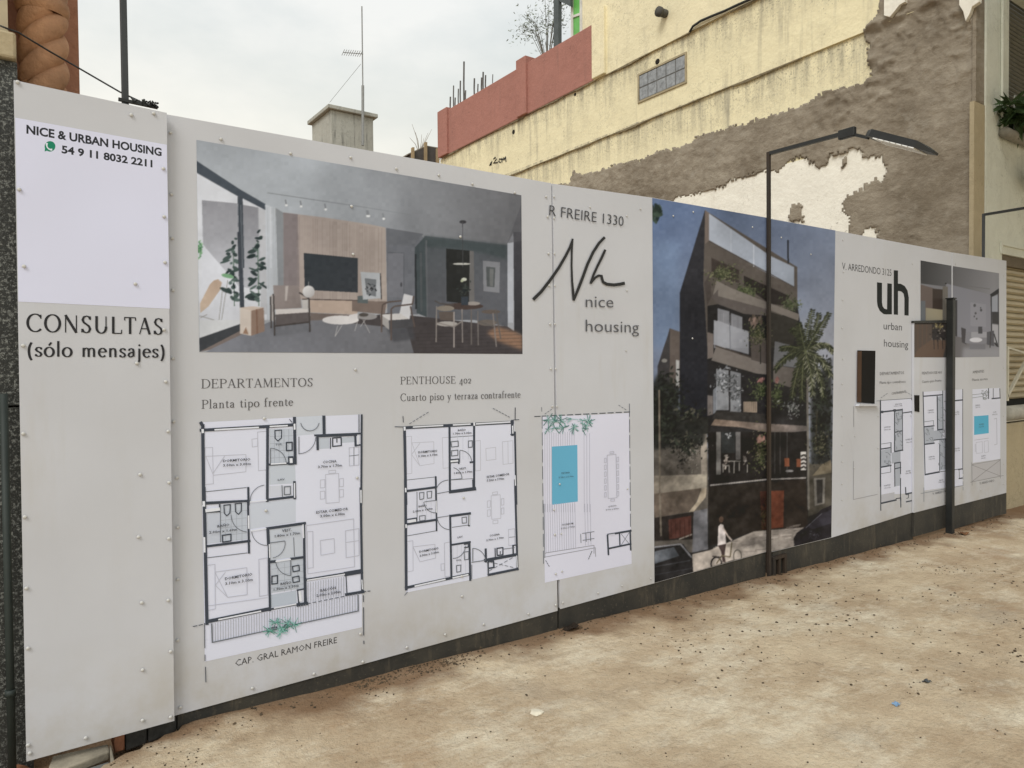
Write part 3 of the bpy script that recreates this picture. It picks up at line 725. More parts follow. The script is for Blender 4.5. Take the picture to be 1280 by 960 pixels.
MB().box(wx0+.003, wx1-.003, YFRONT+.14, YFRONT+.2, ws+.01, wt+.4).build('shutter_backing', mat('shutter_gap_dark', (.03, .03, .025), .9), wsh)
MB().tube([(xp-.02, YFRONT-.06, ws-.03), (wx1+.2, YFRONT-.06, ws-.03)], .058, 14).build('window_sill', mat('stone_sill', (.33, .31, .26), .9, .2, .4, 7, .004, 40), house, True)
b = MB()                                                          # window guard in front of the sill
for i in range(5):
    x = wx0+.06+i*.3; b.bar((x, YFRONT-.06, ws+.04), (x, YFRONT-.06, ws+.42), .014)
b.bar((wx0+.06, YFRONT-.06, ws+.42), (wx1-.06, YFRONT-.06, ws+.42), .014)
b.build('window_guard', mat('white_rail', (.6, .6, .55), .5), house)
# balcony over the street: soffit edge visible, unseen depth added to shade the hoarding
bz = hit_y(1258, 1, YFRONT).z
MB().box(wx0-.02, fR, YFRONT-1.35, YFRONT-.032, bz, bz+.22).build('balcony_slab', FAC, house)
MB().box(wx0-.02, fR, YFRONT-1.35, YFRONT-1.23, bz+.222, bz+1.2).build('balcony_parapet', FAC, house)
# moulding above the garage shutter
mz = hit_y(1250, 303, YFRONT).z
MB().box(sx0-.06, sx1+.2, YFRONT-.022, YFRONT-.002, mz-.03, mz).box(sx0-.06, sx0-.03, YFRONT-.022, YFRONT-.002, sht, mz-.031).build('moulding', FAC, house)
sl = mat('beige_roller_slat', (.50, .43, .29), .5, .4, .22, 5, stretch=(1, 1, 8))
b = MB(); z = shb; h = .072
while z < sht-.12:
    b.prism([(sx0+.02, YFRONT+.10, z), (sx0+.02, YFRONT+.076, z+.02), (sx0+.02, YFRONT+.076, z+h-.024), (sx0+.02, YFRONT+.10, z+h-.004), (sx0+.02, YFRONT+.12, z+h-.004), (sx0+.02, YFRONT+.12, z)], (sx1-sx0-.04, 0, 0)); z += h
b.build('roller_shutter', sl, house)
MB().box(sx0+.005, sx1-.005, YFRONT+.03, YFRONT+.2, sht-.118, sht-.004).build('shutter_box', mat('brown_shutter_box', (.17, .135, .09), .7), house)
MB().box(sx0+.004, sx1-.004, YFRONT+.13, YFRONT+.25, Z0, sht-.12).build('shutter_backing', mat('shutter_gap_dark', (.03, .03, .025), .9), house)
lowz = hit_y(1262, 528, YFRONT).z
MB().box(sx0+.004, sx1-.004, YFRONT-.05, YFRONT+.10, Z0, lowz).build('low_wall', BEI, house, bevel=.01)
b = MB().tube([(sx0+.02, YFRONT-.02, lowz+.11), (sx1-.02, YFRONT-.02, lowz+.11)], .085, 12); b.build('rolled_awning', mat('grey_canvas_roll', (.48, .46, .40), .8, .2, .35, 9), house, True)
b = MB().bar((sx0+.02, YFRONT-.02, lowz+.03), (sx1-.02, YFRONT-.02, lowz+.03), .03).bar((sx0+.1, YFRONT-.02, lowz+.25), (sx0+.1, YFRONT-.02, lowz+.85), .03).bar((sx0+.1, YFRONT-.02, lowz+.3), (sx0+.75, YFRONT-.02, lowz+.8), .03).bar((sx0+.1, YFRONT-.02, lowz+.85), (sx0+.9, YFRONT-.02, lowz+.75), .02)
b.build('awning_bracket', mat('cream_bracket', (.66, .63, .52), .5), house)

# ------------------------------------------------------------------ plants
def leafy(name, loc, label, cat, nstem, spread, height, leaf, col, seed, droop=.4, group=None, stemcol=(.12, .10, .06), down=False, n_leaf=26):
    q = random.Random(seed); root = empty(name, loc, label, cat, group); st, lf = MB(), MB(); o = Vector(loc)
    for _ in range(nstem):
        a = q.random()*6.283; rr = spread*(.35+.65*q.random()); h = height*(.55+.45*q.random())
        pts = [o+Vector((math.cos(a)*rr*t, math.sin(a)*rr*t, h*(t-droop*t*t)))for t in (0, .35, .7, 1)]
        st.tube(pts, [.006, .005, .004, .002], 5)
        for k in range(n_leaf):
            t = .25+.75*q.random(); i = min(int(t*3), 2); p = pts[i].lerp(pts[i+1], t*3-i)
            d = Vector((q.gauss(0, 1), q.gauss(0, 1), q.gauss(-.3, .7))).normalized(); s = leaf*(.55+.8*q.random())
            w = d.cross(Vector((q.gauss(0, 1), q.gauss(0, 1), q.gauss(0, 1)))).normalized()*s*.16; nn = d.cross(w).normalized()*s*.06
            lf.add([p, p+d*s*.35+w+nn, p+d*s, p+d*s*.35-w+nn], [(0, 1, 2), (0, 2, 3)])
    st.build('stem', mat('plant_stem', stemcol, .8), root); lf.build('foliage', mat('leaf_green_%d' % seed, col, .6, .3, .5, 18), root)
    return root
leafy('potted_fern', (wx0+.15, YFRONT-.13, ws+.02), 'dark green spiky fern hanging over the upstairs window sill', 'plant', 20, .62, .75, .24, (.055, .10, .035), 3, .55)
leafy('hanging_plant', (wx0+.42, YFRONT-.2, hit_y(1276, 238, YFRONT).z+.1), 'small leafy sprig hanging on the front wall below the window sill', 'plant', 5, .2, .15, .14, (.05, .09, .03), 5, .8)
tp = hit_x(684, 62, X1+.6)
def shrub():
    q = random.Random(11); root = empty('roof_shrub', tuple(tp-Vector((0, 0, .35))), 'thin grey leaved shrub beside the post on the roof terrace', 'shrub'); st, lf = MB(), MB()
    for _ in range(18):
        a = q.random()*6.283; h = .15+1.1*q.random(); r_ = .2+.75*q.random()
        e = tp+Vector((math.cos(a)*r_*.4, math.sin(a)*r_, h)); pts = [tp-Vector((0, 0, .35)), tp.lerp(e, .5)+Vector((0, 0, .12)), e]
        st.tube(pts, [.008, .005, .003], 5)
        for k in range(48):
            p = pts[1].lerp(pts[2], q.random())+Vector((q.gauss(0, .1), q.gauss(0, .13), q.gauss(0, .1))); d = Vector((q.gauss(0, 1), q.gauss(0, 1), q.gauss(0, 1))).normalized(); w = d.orthogonal().normalized()*.018
            lf.add([p, p+d*.035+w, p+d*.08, p+d*.035-w], [(0, 1, 2, 3)])
    st.build('stem', mat('grey_twig', (.2, .19, .16), .9), root); lf.build('foliage', mat('grey_leaf', (.24, .27, .21), .7, .2, .5, 14), root)
shrub()

# ------------------------------------------------------------------ unseen trees added past the right edge to shade the hoarding end
SHADE_TREES = ['leafy street tree nearest the camera, its crown over the right end of the hoarding', 'second leafy street tree along the pavement, beyond the nearest one', 'farthest of the three leafy street trees along the pavement']
def added_shade_tree(x, y, cz, rx, ry, rz, seed):
    q = random.Random(seed); b0 = gz(x); root = empty('street_tree', (x, y, b0), SHADE_TREES[seed-5], 'tree', 'street trees along the pavement'); tr, lf = MB(), MB()
    fk = Vector((x+.05, y+.05, b0+2.9)); tr.tube([(x, y, b0-.1), (x, y, b0+.3), (x+.04, y+.02, b0+1.6), fk], [.20, .15, .13, .12], 10)
    for _ in range(46):
        a = q.random()*6.283; rr = math.sqrt(q.random()); e = Vector((x-.25+rx*rr*math.cos(a), y+.8+ry*rr*math.sin(a), cz+rz*q.uniform(-.7, .9)))
        m_ = fk.lerp(e, .5)+Vector((0, 0, .25)); tr.tube([fk, m_, e], [.06, .035, .008], 5)
        for _ in range(190):
            p = e+Vector((q.gauss(0, .42), q.gauss(0, .42), q.gauss(0, .3))); d = Vector((q.gauss(0, 1), q.gauss(0, 1), q.gauss(-.2, .6))).normalized(); w = d.orthogonal().normalized()*.045
            lf.add([p, p+d*.06+w, p+d*.15, p+d*.06-w], [(0, 1, 2, 3)])
    tr.build('trunk', mat('street_bark', (.16, .13, .10), .9, .2, .4, 12, .01, 30), root); lf.build('crown', mat('street_leaf', (.07, .10, .04), .6, .3, .5, 6), root)
for k, (x, y) in enumerate(((8.0, -.5), (13.2, -.9), (18.5, -.7))): added_shade_tree(x, y, 6.1, 2.7, 2.2, 1.5, 5+k)

# ------------------------------------------------------------------ far things over the hoarding
Yt = 22.0
def far_at(px, py, y): return hit_y(px, py, y)
tank = empty('water_tank', tuple(far_at(430, 200, Yt)), 'square weathered concrete roof tank with a flat cap and a mast beside it', 'water tank')
A, B_, C_ = far_at(414, 182, Yt), far_at(467, 182, Yt), far_at(393, 182, Yt)
zc0 = far_at(414, 137, Yt).z; dx = B_.x-A.x
MB().box(A.x, B_.x, Yt, Yt+1.7, 2.0, zc0).build('tank_body', CONC, tank, bevel=.02)
MB().box(A.x-.12, B_.x+.12, Yt-.12, Yt+1.82, zc0+.003, zc0+.13).build('cap', CONC, tank, bevel=.02)
ant = empty('aerial', tuple(far_at(453, 140, Yt-.25)), 'thin metal aerial mast with a small comb antenna by the concrete tank', 'antenna')
m0, m1, m2 = far_at(453.5, 182, Yt-.25), far_at(453.5, 107, Yt-.25), far_at(452.3, 8, Yt-.25)
MB().tube([m0, m1], .045, 8).build('mast_foot', STEEL, ant); MB().tube([m1, m2], .02, 6).build('mast', STEEL, ant)
y0_, y1_ = far_at(454, 67.5, Yt-.25), far_at(429, 65.5, Yt-.25); b = MB().bar(y0_, y1_, .018)
for i in range(9):
    p = y1_.lerp(y0_, i/9); b.bar(p+Vector((0, -.12, .05)), p+Vector((0, .12, -.05)), .012)
b.build('comb', STEEL, ant)
b = MB(); k = far_at(451, 80, Yt-.25); e = far_at(412, 128, Yt+.9); b.tube([k, e], .006, 4); b.build('guy_wire', STEEL, ant)
Ys = 16.5
shed = empty('roof_shed', tuple(far_at(535, 200, Ys)), 'low dark roof shed with a tin top left of the red parapet', 'shed')
P = lambda a, b_: far_at(a, b_, Ys)
MB().prism([P(513, 205), P(549.4, 205), P(549.4, 186), P(533, 183.5), P(513, 192)], (0, 1.2, 0)).build('wall', mat('dark_shed', (.10, .09, .085), .9), shed)
MB().prism([P(510, 193.5), P(533, 183), P(549.6, 185.6), P(549.6, 184.6), P(533, 181.8), P(510, 192)], (0, 1.4, -.01)).build('roof', mat('tin_grey', (.28, .25, .21), .7), shed)
for px, t_ in ((515, 185), (531, 178.5), (546, 186)):
    MB().prism([P(px-1.3, 205), P(px+1.3, 205), P(px+1.3, t_), P(px-1.3, t_)], (0, -.08, 0)).build('post', mat('raw_post', (.40, .30, .18), .9), shed)
tw = empty('bare_shrub', tuple(far_at(524, 190, Ys+1.6)), 'bare pale twigs rising behind the low dark roof shed', 'shrub')
b = MB(); k = far_at(524, 192, Ys+1.6)
for e in ((515, 155), (519, 165), (530, 172), (540, 161), (535, 166), (512, 172), (527, 168)):
    q = far_at(e[0], e[1], Ys+1.6); b.tube([k, k.lerp(q, .5)+Vector((.03, 0, .05)), q], [.012, .008, .004], 4)
b.build('twigs', mat('pale_twig', (.42, .38, .33), .9), tw)

# ------------------------------------------------------------------ left neighbour: granite pier, orange wall and twisted column
lh = empty('corner_building', (-.3, 3.3, gz(0)), 'orange building with a twisted column on a dark speckled granite pier', 'building')
def granite():
    m, t, b_ = base_mat('speckled_granite', .55, .4)
    v = N(t, 'ShaderNodeTexCoord').outputs['Object']
    c = mixc(t, mask_noise(t, v, 95, .52, .66, 3, .7), (.028, .03, .028), (.24, .25, .235))
    c = mixc(t, mask_noise(t, v, 170, .58, .68, 3, .6), c, (.33, .34, .32), .6)
    c = mixc(t, mask_noise(t, v, 3, .5, .7), c, (.04, .042, .038), .5)
    t.links.new(c, b_.inputs['Base Color']); bump_of(t, b_, v, [(80, .004, None)]); return m
Yg = 3.30
gp_ = hit_y(22, 300, Yg); capz0, capz1 = hit_y(10, 72, Yg-.03).z, hit_y(10, 38, Yg-.03).z
GR = granite(); xr = hit_y(21.5, 85, Yg).x
zj = hit_y(14, 508, Yg).z
MB().box(-2.5, xr, Yg, Yg+.3, zj+.004, capz0-.002).build('granite_pier', GR, lh); MB().box(-2.5, xr, Yg, Yg+.3, gz(0)-.2, zj-.004).build('granite_pier', GR, lh)
MB().box(-2.5, hit_y(20.5, 60, Yg-.03).x, Yg-.03, Yg+.3, capz0, capz1).build('capstone', mat('beige_capstone', (.50, .42, .28), .9, .2, .35, 9, .004, 40), lh, bevel=.01)
MB().box(-2.5, hit_y(9.5, 10, Yg+.02).x, Yg+.02, Yg+.3, capz1+.003, capz1+1.2).build('upper_pier', mat('beige_upper_render', (.50, .43, .30), .9), lh)
Yo = 3.86; xo = hit_y(98.5, 60, Yo).x
MB().box(-2.5, xo, Yo, Yo+.3, gz(0)-.2, 6.5).build('orange_wall', ORA, lh)
# twisted column: cross-section with three lobes turning as it rises
Yc = 3.62; cc = hit_y(54, 60, Yc); rc = 27.5/900*depth(cc)
zk = hit_y(54, 21, Yc).z
vs, fs = [], []; nr, na = 240, 96; zb = capz0-1.0
for i in range(nr+1):
    z = zb+(zk-zb)*i/nr
    for j in range(na):
        a = 2*math.pi*j/na; r_ = rc*(.70+.31*abs(math.cos(1.5*(a-(z-zb)*19)))**.5)
        vs.append((cc.x+r_*math.cos(a), Yc+r_*math.sin(a), z))
for i in range(nr):
    for j in range(na): fs.append((i*na+j, i*na+(j+1) % na, (i+1)*na+(j+1) % na, (i+1)*na+j))
TER = mat('terracotta', (.68, .38, .22), .8, .25, .5, 5, .012, 30, detail=12)
mesh_obj('twisted_column', vs, fs, TER, lh, True)
prof = [(.95, 0), (1.02, .01), (1.08, .03), (1.04, .055), (.95, .06), (1.0, .09), (1.12, .14), (1.3, .2), (1.5, .24), (1.5, .34)]
vs, fs = [], []
for r_, dz in prof:
    for j in range(na): a = 2*math.pi*j/na; vs.append((cc.x+rc*r_*math.cos(a), Yc+rc*r_*math.sin(a), zk+dz))
for i in range(len(prof)-1):
    for j in range(na): fs.append((i*na+j, i*na+(j+1) % na, (i+1)*na+(j+1) % na, (i+1)*na+j))
mesh_obj('capital', vs, fs, TER, lh, True)
d0 = hit_y(4, 500, Yg-.06); pr = 4.6/900*depth(d0)
b = MB().tube([(d0.x, Yg-.06, gz(0)-.1), (d0.x+.002, Yg-.06, zj+.05)], pr, 12).tube([(d0.x, Yg-.06, hit_y(4, 872, Yg-.06).z), (d0.x, Yg-.06, hit_y(4, 864, Yg-.06).z)], pr*1.35, 12)
b.build('downpipe', mat('dark_green_pipe', (.035, .045, .042), .6), lh, True)
wire = [hit_y(0, 32, Yg-.06), hit_y(12, 37, Yg-.06), hit_y(22, 40, Yg), hit_y(60, 63, 3.4), hit_y(100, 86, 3.4), hit_y(150, 115, 3.33), hit_y(180, 129, 3.27), hit_y(196, 132, 3.24)]
tag(MB().tube(wire, .0035, 5).build('wire', DARK, None, True), 'thin sagging black wire from the beige capstone to the hoarding top', 'wire')

# ------------------------------------------------------------------ hoarding sheets
def sheet_mat():
    m, t, b = base_mat('pale_grey_sheet', .38, .22)
    v = N(t, 'ShaderNodeNewGeometry').outputs['Position']
    c = mixc(t, mask_noise(t, v, 1.4, .4, .68), (.57, .585, .635), (.548, .562, .61))
    c = mixc(t, mulf(t, mask_noise(t, v, 9, .55, .8, 6, .6, (1, 1, .12)), mask_noise(t, v, 1.1, .45, .65)), c, (.47, .45, .41), .45)
    sp_ = N(t, 'ShaderNodeSeparateXYZ'); t.links.new(v, sp_.inputs[0])
    mr = N(t, 'ShaderNodeMapRange'); mr.inputs['From Min'].default_value = .55; mr.inputs['From Max'].default_value = .05; t.links.new(sp_.outputs['Z'], mr.inputs['Value'])
    c = mixc(t, mulf(t, mr.outputs[0], mask_noise(t, v, 3.2, .40, .68, 7)), c, (.40, .36, .28), .75)
    t.links.new(c, b.inputs['Base Color'])
    bump_of(t, b, v, [(1.3, .034, None)], 1.0)
    return m
SHEET = sheet_mat()
_v = N(it, 'ShaderNodeNewGeometry').outputs['Position']; bump_of(it, ib, _v, [(1.3, .034, None)], 1.0)
def kick_mat():
    m, t, b = base_mat('scuffed_black_steel', .6, .3)
    v = N(t, 'ShaderNodeTexCoord').outputs['Object']
    c = mixc(t, mask_noise(t, v, 4, .38, .68), (.030, .030, .028), (.06, .055, .045))
    c = mixc(t, mask_noise(t, v, 16, .54, .74, 7, .65, (1, 1, .2)), c, (.15, .125, .09), .6)
    c = mixc(t, mask_noise(t, v, 60, .60, .70), c, (.20, .17, .12), .4)
    t.links.new(c, b.inputs['Base Color']); bump_of(t, b, v, [(7, .004, None), (60, .001, None)]); return m
KICK = kick_mat()
YA = YFEN-.035
SCREW = None
def screw(parent, px, py, y, r=.007):
    global SCREW
    p = hit_y(px, py, y)
    if SCREW is None:
        vs, fs = [], []; n = 10
        for i, (rr, h) in enumerate(((1, 0), (.97, .25), (.75, .52), (.38, .66))):
            for j in range(n): vs.append((math.cos(2*math.pi*j/n)*rr, -h, math.sin(2*math.pi*j/n)*rr))
        for i in range(3):
            for j in range(n): fs.append((i*n+j, i*n+(j+1) % n, (i+1)*n+(j+1) % n, (i+1)*n+j))
        fs.append(list(range(3*n, 4*n)))
        SCREW = bpy.data.meshes.new('screw'); SCREW.from_pydata(vs, [], fs); SCREW.update(); SCREW.polygons.foreach_set('use_smooth', [True]*len(SCREW.polygons))
        SCREW.materials.append(mat('screw_white', (.62, .62, .61), .35, .5, .2, 40))
    o = bpy.data.objects.new('screw', SCREW); o.location = (p.x, y-.0035, p.z); o.scale = (r, r, r)
    return put(o, parent)
def panel(label, corners, y, kick=None, th=.018):
    p0 = hit_y(*corners[-1], y); root = empty('hoarding_panel', (p0.x, y, p0.z), label, 'hoarding panel', 'sheets of the building site hoarding')
    b = MB(); b.prism([hit_y(a, c, y) for a, c in corners], (0, th, 0)); b.build('sheet', SHEET, root)
    if kick:
        b = MB(); b.prism([hit_y(a, c, y+.006) for a, c in kick], (0, .03, 0)); b.build('kickboard', KICK, root)
    return root
WX = lambda px, py, y=YFEN: (hit_y(px, py, y).x, hit_y(px, py, y).z)
def seam(a, b): return WX(*a)+WX(*b)
SBC, SCD, SEF = seam((690, 229), (698, 763)), seam((962.5, 273), (963, 690)), seam((1190, 315), (1190, 640))
pA = panel('left end grey panel with a white contact notice on it', [(17, 100), (208.5, 141), (218, 901), (33, 952)], YA)
pB = panel('widest grey panel with a living room picture over two floor plans', [(206, 142.5), (689, 229), (697, 763.5), (217, 895)], YFEN, [(222, 892), (696.5, 762), (697, 793), (480, 853), (222, 914)])
pC = panel('grey panel with a flowing black signature logo left of the tall building picture', [(690.5, 229.5), (815, 247), (961, 272.5), (957.5, 690), (818, 729), (700.6, 761.3)], YFEN, [(699, 760), (818, 727), (957, 688), (957, 730), (820, 764), (699, 793)])
pD = panel('grey panel with a square hatch opening and thick black two letter logo', [(962.5, 273), (1145, 307), (1189.5, 315.5), (1190, 629), (1142.5, 640), (1040, 672), (962.5, 690.5)], YFEN, [(966, 688), (1040, 670), (1141, 639), (1141, 684), (1045, 702), (966, 724)])
YE = YFEN-.02
pE = panel('narrow grey gate leaf standing proud of the hoarding beside the black post', [(1142.5, 403), (1189, 402), (1189, 629), (1142.5, 641)], YE, [(1143, 639), (1189, 628), (1189, 657), (1168, 664), (1142, 671)])
pF = panel('right end grey panel with a square blue pool on its plan', [(1190.5, 315.5), (1258, 326), (1258, 616), (1190.5, 633)], YFEN, [(1191, 632), (1258, 615), (1258, 642), (1245, 645), (1191, 662)])
for pt, y, pl in (
 (pA, YA, [(22,103),(164,144),(192,142),(24,237),(204,211),(205,271),(206,328),(30,333),(169,355),(205,412),(29,432),(171,454),(207,477),(29,542),(210,539),(175,593),(211,603),(31,646),(173,671),(211,673),(33,735),(177,753),(210,750),(35,810),(213,814),(178,837),(178,900),(213,896),(107,922),(35,931),(37,941)]),
 (pB, YFEN, [(213,166),(214,243),(215,298),(216,363),(216,448),(217,527),(221,597),(222,659),(222,724),(222,800),(225,884),(276,174),(363,192),(438,197),(495,211),(548,219),(590,230),(643,241),(682,246),(684,271),(685,317),(686,357),(687,405),(688,461),(690,508),(692,637),(693,668),(694,717),(694,756),(444,462),(330,523),(446,597),(332,638),(450,792),(439,258),(575,296),(441,318),(315,860),(392,842),(453,827),(508,809),(556,793),(604,780),(660,767),(577,745),(579,622),(577,720)]),
 (pC, YFEN, [(692,246),(692,273),(692.5,317),(693,357),(693,405),(694,461),(695.5,508),(699,605),(701,667),(702,714),(703,753),(737,259),(800,261),(783,270),(783,363),(782,438),(784,611),(747,741),(777,732),(813,723),(841,270),(866,265),(940,284),(865,423)]),
 (pD, YFEN, [(976,297),(1013,318),(1053,449),(1052,410),(1052,480),(1052,520),(1052,556),(1052,577),(1052,605),(1052,625),(1068,545),(1067,585),(1097,520),(1097,560),(1053,300),(1054,340),(1053,375),(1140,330),(1138,520),(1137,590)]),
 (pF, YFEN, [(1254,345),(1254,400),(1254,460),(1254,520),(1254,580),(1194,330),(1225,612),(1254,605)])):
    for (a, c) in pl: screw(pt, a, c, y, .0072 if pt in (pA, pB) else .0062)

# frame behind the seams
def fence_post(px, py0, py1, label, w=.05, y=YFEN+.05, m=RUST):
    a, c = hit_y(px, py0, y), hit_y(px, py1, y)
    o = MB().box(a.x-w/2, a.x+w/2, y-.025, y+.025, min(c.z, gz(a.x))-.15, a.z).build('fence_post', m, None); tag(o, label, 'post'); return o
fence_post(695, 234, 788, 'rusty post seen in the open seam beside the signature logo panel')

fence_post(962.5, 284, 722, 'dark frame post half hidden behind the middle lamp pole', .05)
# contact notice (the square code on it is left out)
PA = Print(YA)
PA.poly([(19, 147), (208.5, 181), (212, 386), (23, 377)], (212, 213, 224)); PA.build('notice_sheet', pA)
PA = Print(YA); PA.step = 5
BLK = (48, 50, 52)
PA.text('NICE & URBAN HOUSING', (33, 166.5), (202, 195), 10.8, BLK, bold=.034)
PA.build('lettering', pA); PA = Print(YA); PA.step = 5
PA.text('54 9 11 8032 2211', (77, 191), (190.5, 209), 9.5, BLK, bold=.034)
PA.build('lettering', pA)
PA = Print(YA); PA.step = 5
g = (62.5, 183)
PA.poly([(g[0]+6.8*math.cos(t), g[1]+6.6*math.sin(t)) for t in np.linspace(0, 6.1, 20)], (38, 128, 96)); PA.poly([(56.2, 183), (60, 188), (55.8, 189.5)], (38, 128, 96))
q = arcp(64.3, 181, 6.0, 6.2, 200, 80, 8); PA.ribbon([(a, c) for a, c in q], [2.6, 2.4, 1.8, 1.5, 1.5, 1.5, 1.8, 2.4, 2.6], (215, 222, 222))
PA.build('phone_emblem', pA)
PA = Print(YA); PA.step = 5
PA.serif('CONSULTAS', (33, 414.5), (204, 418.5), 22.5, (48, 48, 48), T=.14, t=.06, serifs=False, gap=.1)
PA.build('lettering', pA); PA = Print(YA); PA.step = 5
PA.serif('(sólo mensajes)', (34, 445.5), (206, 447), 19, (48, 48, 48), T=.14, t=.065, serifs=False, gap=.09, wide=1.15)
PA.build('lettering', pA)

# headings on the wide panel
GR_ = (92, 90, 88)
def lettered(fn, parent, y=YFEN, step=10):
    P = Print(y); P.step = step; fn(P); return P.build('lettering', parent)
lettered(lambda P: P.serif('DEPARTAMENTOS', (251.5, 485.5), (391, 483), 11.5, GR_, T=.11, t=.045), pB)
lettered(lambda P: P.serif('Planta tipo frente', (252, 511), (366, 507), 11, GR_, T=.11, t=.05), pB)
lettered(lambda P: P.serif('PENTHOUSE 402', (500.5, 480.5), (589, 479), 9.5, GR_, T=.11, t=.05), pB)
lettered(lambda P: P.serif('Cuarto piso y terraza contrafrente', (500.5, 501.5), (650, 497), 9.5, GR_, T=.115, t=.055), pB)
lettered(lambda P: P.text('CAP. GRAL RAMON FREIRE', (294, 833), (421, 803.5), 8.6, (72, 70, 68)), pB)


# ------------------------------------------------------------------ floor plans
SHT, WAL, LN, TIL, FUR, TXT = (215, 217, 225), (66, 71, 78), (112, 116, 120), (188, 194, 199), (188, 189, 194), (70, 72, 76)
def rect(P, f, c, col): P.poly(f(*c), col)
def arc_l(P, f, cx, cy, r, a0, a1, col=LN, w=.8): P.line(f(*[v for p in arcp(cx, cy, r, r, a0, a1, 8) for v in p]), w, col)
A_, B2_, C2_ = fr(230, 450, 5.3333), fr(230, 610, 5.3333), fr(230, 730, 5.3333)
def plan_front():
    P = Print(); P.poly([(251, 528), (367, 521.8), (367.5, 521.5), (451, 518), (452.5, 784), (256, 827)], SHT); FP = P.build('floor_plan', pB)
    P = Print(); P.step = 4
    rect(P, A_, (748,380, 922,372, 922,490, 752,505), (198,203,207))
    for c in ((570,462, 722,456, 728,685, 572,695), (895,520, 968,516, 970,590, 900,593), (1050,518, 1138,510, 1138,548, 1050,553)): rect(P, A_, c, TIL)
    rect(P, A_, (567,705, 740,693, 745,822, 570,832), (192,198,202)); rect(P, A_, (570,840, 650,836, 652,908, 574,915), (200,203,207)); rect(P, A_, (655,836, 720,834, 722,905, 656,908), (200,203,207))
    rect(P, B2_, (148,158, 240,148, 242,362, 150,372), (192,197,203)); rect(P, B2_, (240,112, 415,95, 420,342, 242,362), TIL)
    rect(P, B2_, (440,102, 745,72, 745,228, 440,274), (197,202,207)); rect(P, B2_, (570,272, 780,248, 795,452, 575,484), (195,200,204))
    rect(P, B2_, (580,498, 795,468, 795,668, 582,700), TIL); rect(P, B2_, (580,712, 748,682, 750,766, 580,795), (182,190,197))
    P.build('plan_tint', FP)
    P = Print(); P.step = 20
    for i in range(1, 5):                                         # tiles
        x = 570+i*32; P.line(A_(x,462, x,690), .5, (165,170,174)); P.line(A_(572,462+i*48, 725,457+i*47), .5, (165,170,174))
        x = 242+i*36; P.line(B2_(x,110, x,350), .5, (165,170,174)); P.line(B2_(242,112+i*52, 418,98+i*50), .5, (165,170,174))
        x = 582+i*44; P.line(B2_(x,500, x,690), .5, (165,170,174)); P.line(B2_(582,500+i*42, 795,470+i*42), .5, (165,170,174))
    # furniture
    for c in ((140,585, 190,583, 195,825, 140,830), (145,642, 412,630, 412,745, 195,768), (490,480, 548,474, 550,732, 496,738), (452,528, 490,522, 490,575, 455,580),
              (943,763, 1030,756, 1034,948, 946,955), (965,738, 1010,734, 1010,752, 965,756), (908,800, 938,797, 938,850, 908,853), (908,876, 938,873, 938,925, 908,928), (1036,792, 1062,789, 1062,842, 1036,845), (1036,865, 1062,862, 1062,912, 1036,915),
              (1100,585, 1165,578, 1165,700, 1102,706)): P.line(A_(*c), .8, FUR, True)
    P.line(A_(270,640, 195,752), .8, FUR); P.line(A_(140,878, 415,850), .9, LN); P.line(A_(1132,582, 1132,702), .7, LN); P.line(A_(1100,640, 1165,632), .7, LN)
    for c in ((820,292, 858,288, 860,530, 822,536), (815,250, 1130,205, 1136,525, 825,572), (908,350, 1000,336, 1004,432, 912,448), (1075,285, 1165,270, 1166,450, 1080,464), (155,515, 205,508, 208,805, 158,815), (205,560, 418,530, 420,710, 290,728), (498,475, 555,465, 558,712, 502,722)): P.line(B2_(*c), .8, FUR, True)
    P.line(B2_(275,560, 208,648, 290,728), .8, FUR); P.line(B2_(1080,362, 1166,350), .7, FUR); P.line(B2_(155,785, 555,730), .7, FUR); P.line(B2_(150,465, 420,432), .9, LN)
    P.line(B2_(730,330, 735,455), .8, LN); P.line(B2_(242,160, 242,360), .8, LN)
    # fixtures
    for c in ((605,470, 650,467, 648,520, 625,540, 607,522),): P.line(A_(*c), 1.2, WAL, True)
    P.line(A_(682,550, 720,548, 720,602, 682,604), 1.6, WAL, True); P.line(A_(990,520, 1046,515, 1048,570, 990,576), 1.5, WAL, True); P.line(A_(1018,525, 1018,548), 1.3, WAL); P.line(A_(668,845, 708,842, 708,895, 668,898), 1.2, LN, True); P.line(A_(652,836, 655,910), 1, LN); P.line(A_(975,520, 975,590), 1.2, WAL)
    for c in ((265,115, 308,110, 305,165, 285,185, 268,168), (340,105, 382,100, 380,155, 362,175, 343,158)): P.line(B2_(*c), 1.2, WAL, True)
    P.line(B2_(255,315, 312,307, 312,352, 257,360), 1.5, WAL, True); P.line(B2_(585,588, 622,583, 622,635, 585,640), 1.5, WAL, True)
    for c in ((722,522, 765,514, 768,550, 726,557), (722,595, 765,586, 768,622, 726,630)): P.line(B2_(*c), 1.3, WAL, True)
    # doors
    for f, c in ((A_, (765,512, 765,626)), (A_, (575,590, 575,690)), (A_, (440,940, 440,945))): P.line(f(*c), 1, LN)
    arc_l(P, A_, 765,512, 112, 2, 88); arc_l(P, A_, 578,690, 102, -90, 0); arc_l(P, A_, 548,940, 108, 180, 262)
    arc_l(P, B2_, 425,180, 112, 180, 95); arc_l(P, B2_, 550,282, 100, 90, 175); P.line(B2_(575,365, 670,352), 1, LN); arc_l(P, B2_, 575,368, 98, -8, 80); P.line(B2_(710,480, 710,580), 1, LN); arc_l(P, B2_, 710,482, 100, 90, 175)
    arc_l(P, A_, 838,410, 62, 10, 170, LN, .9)
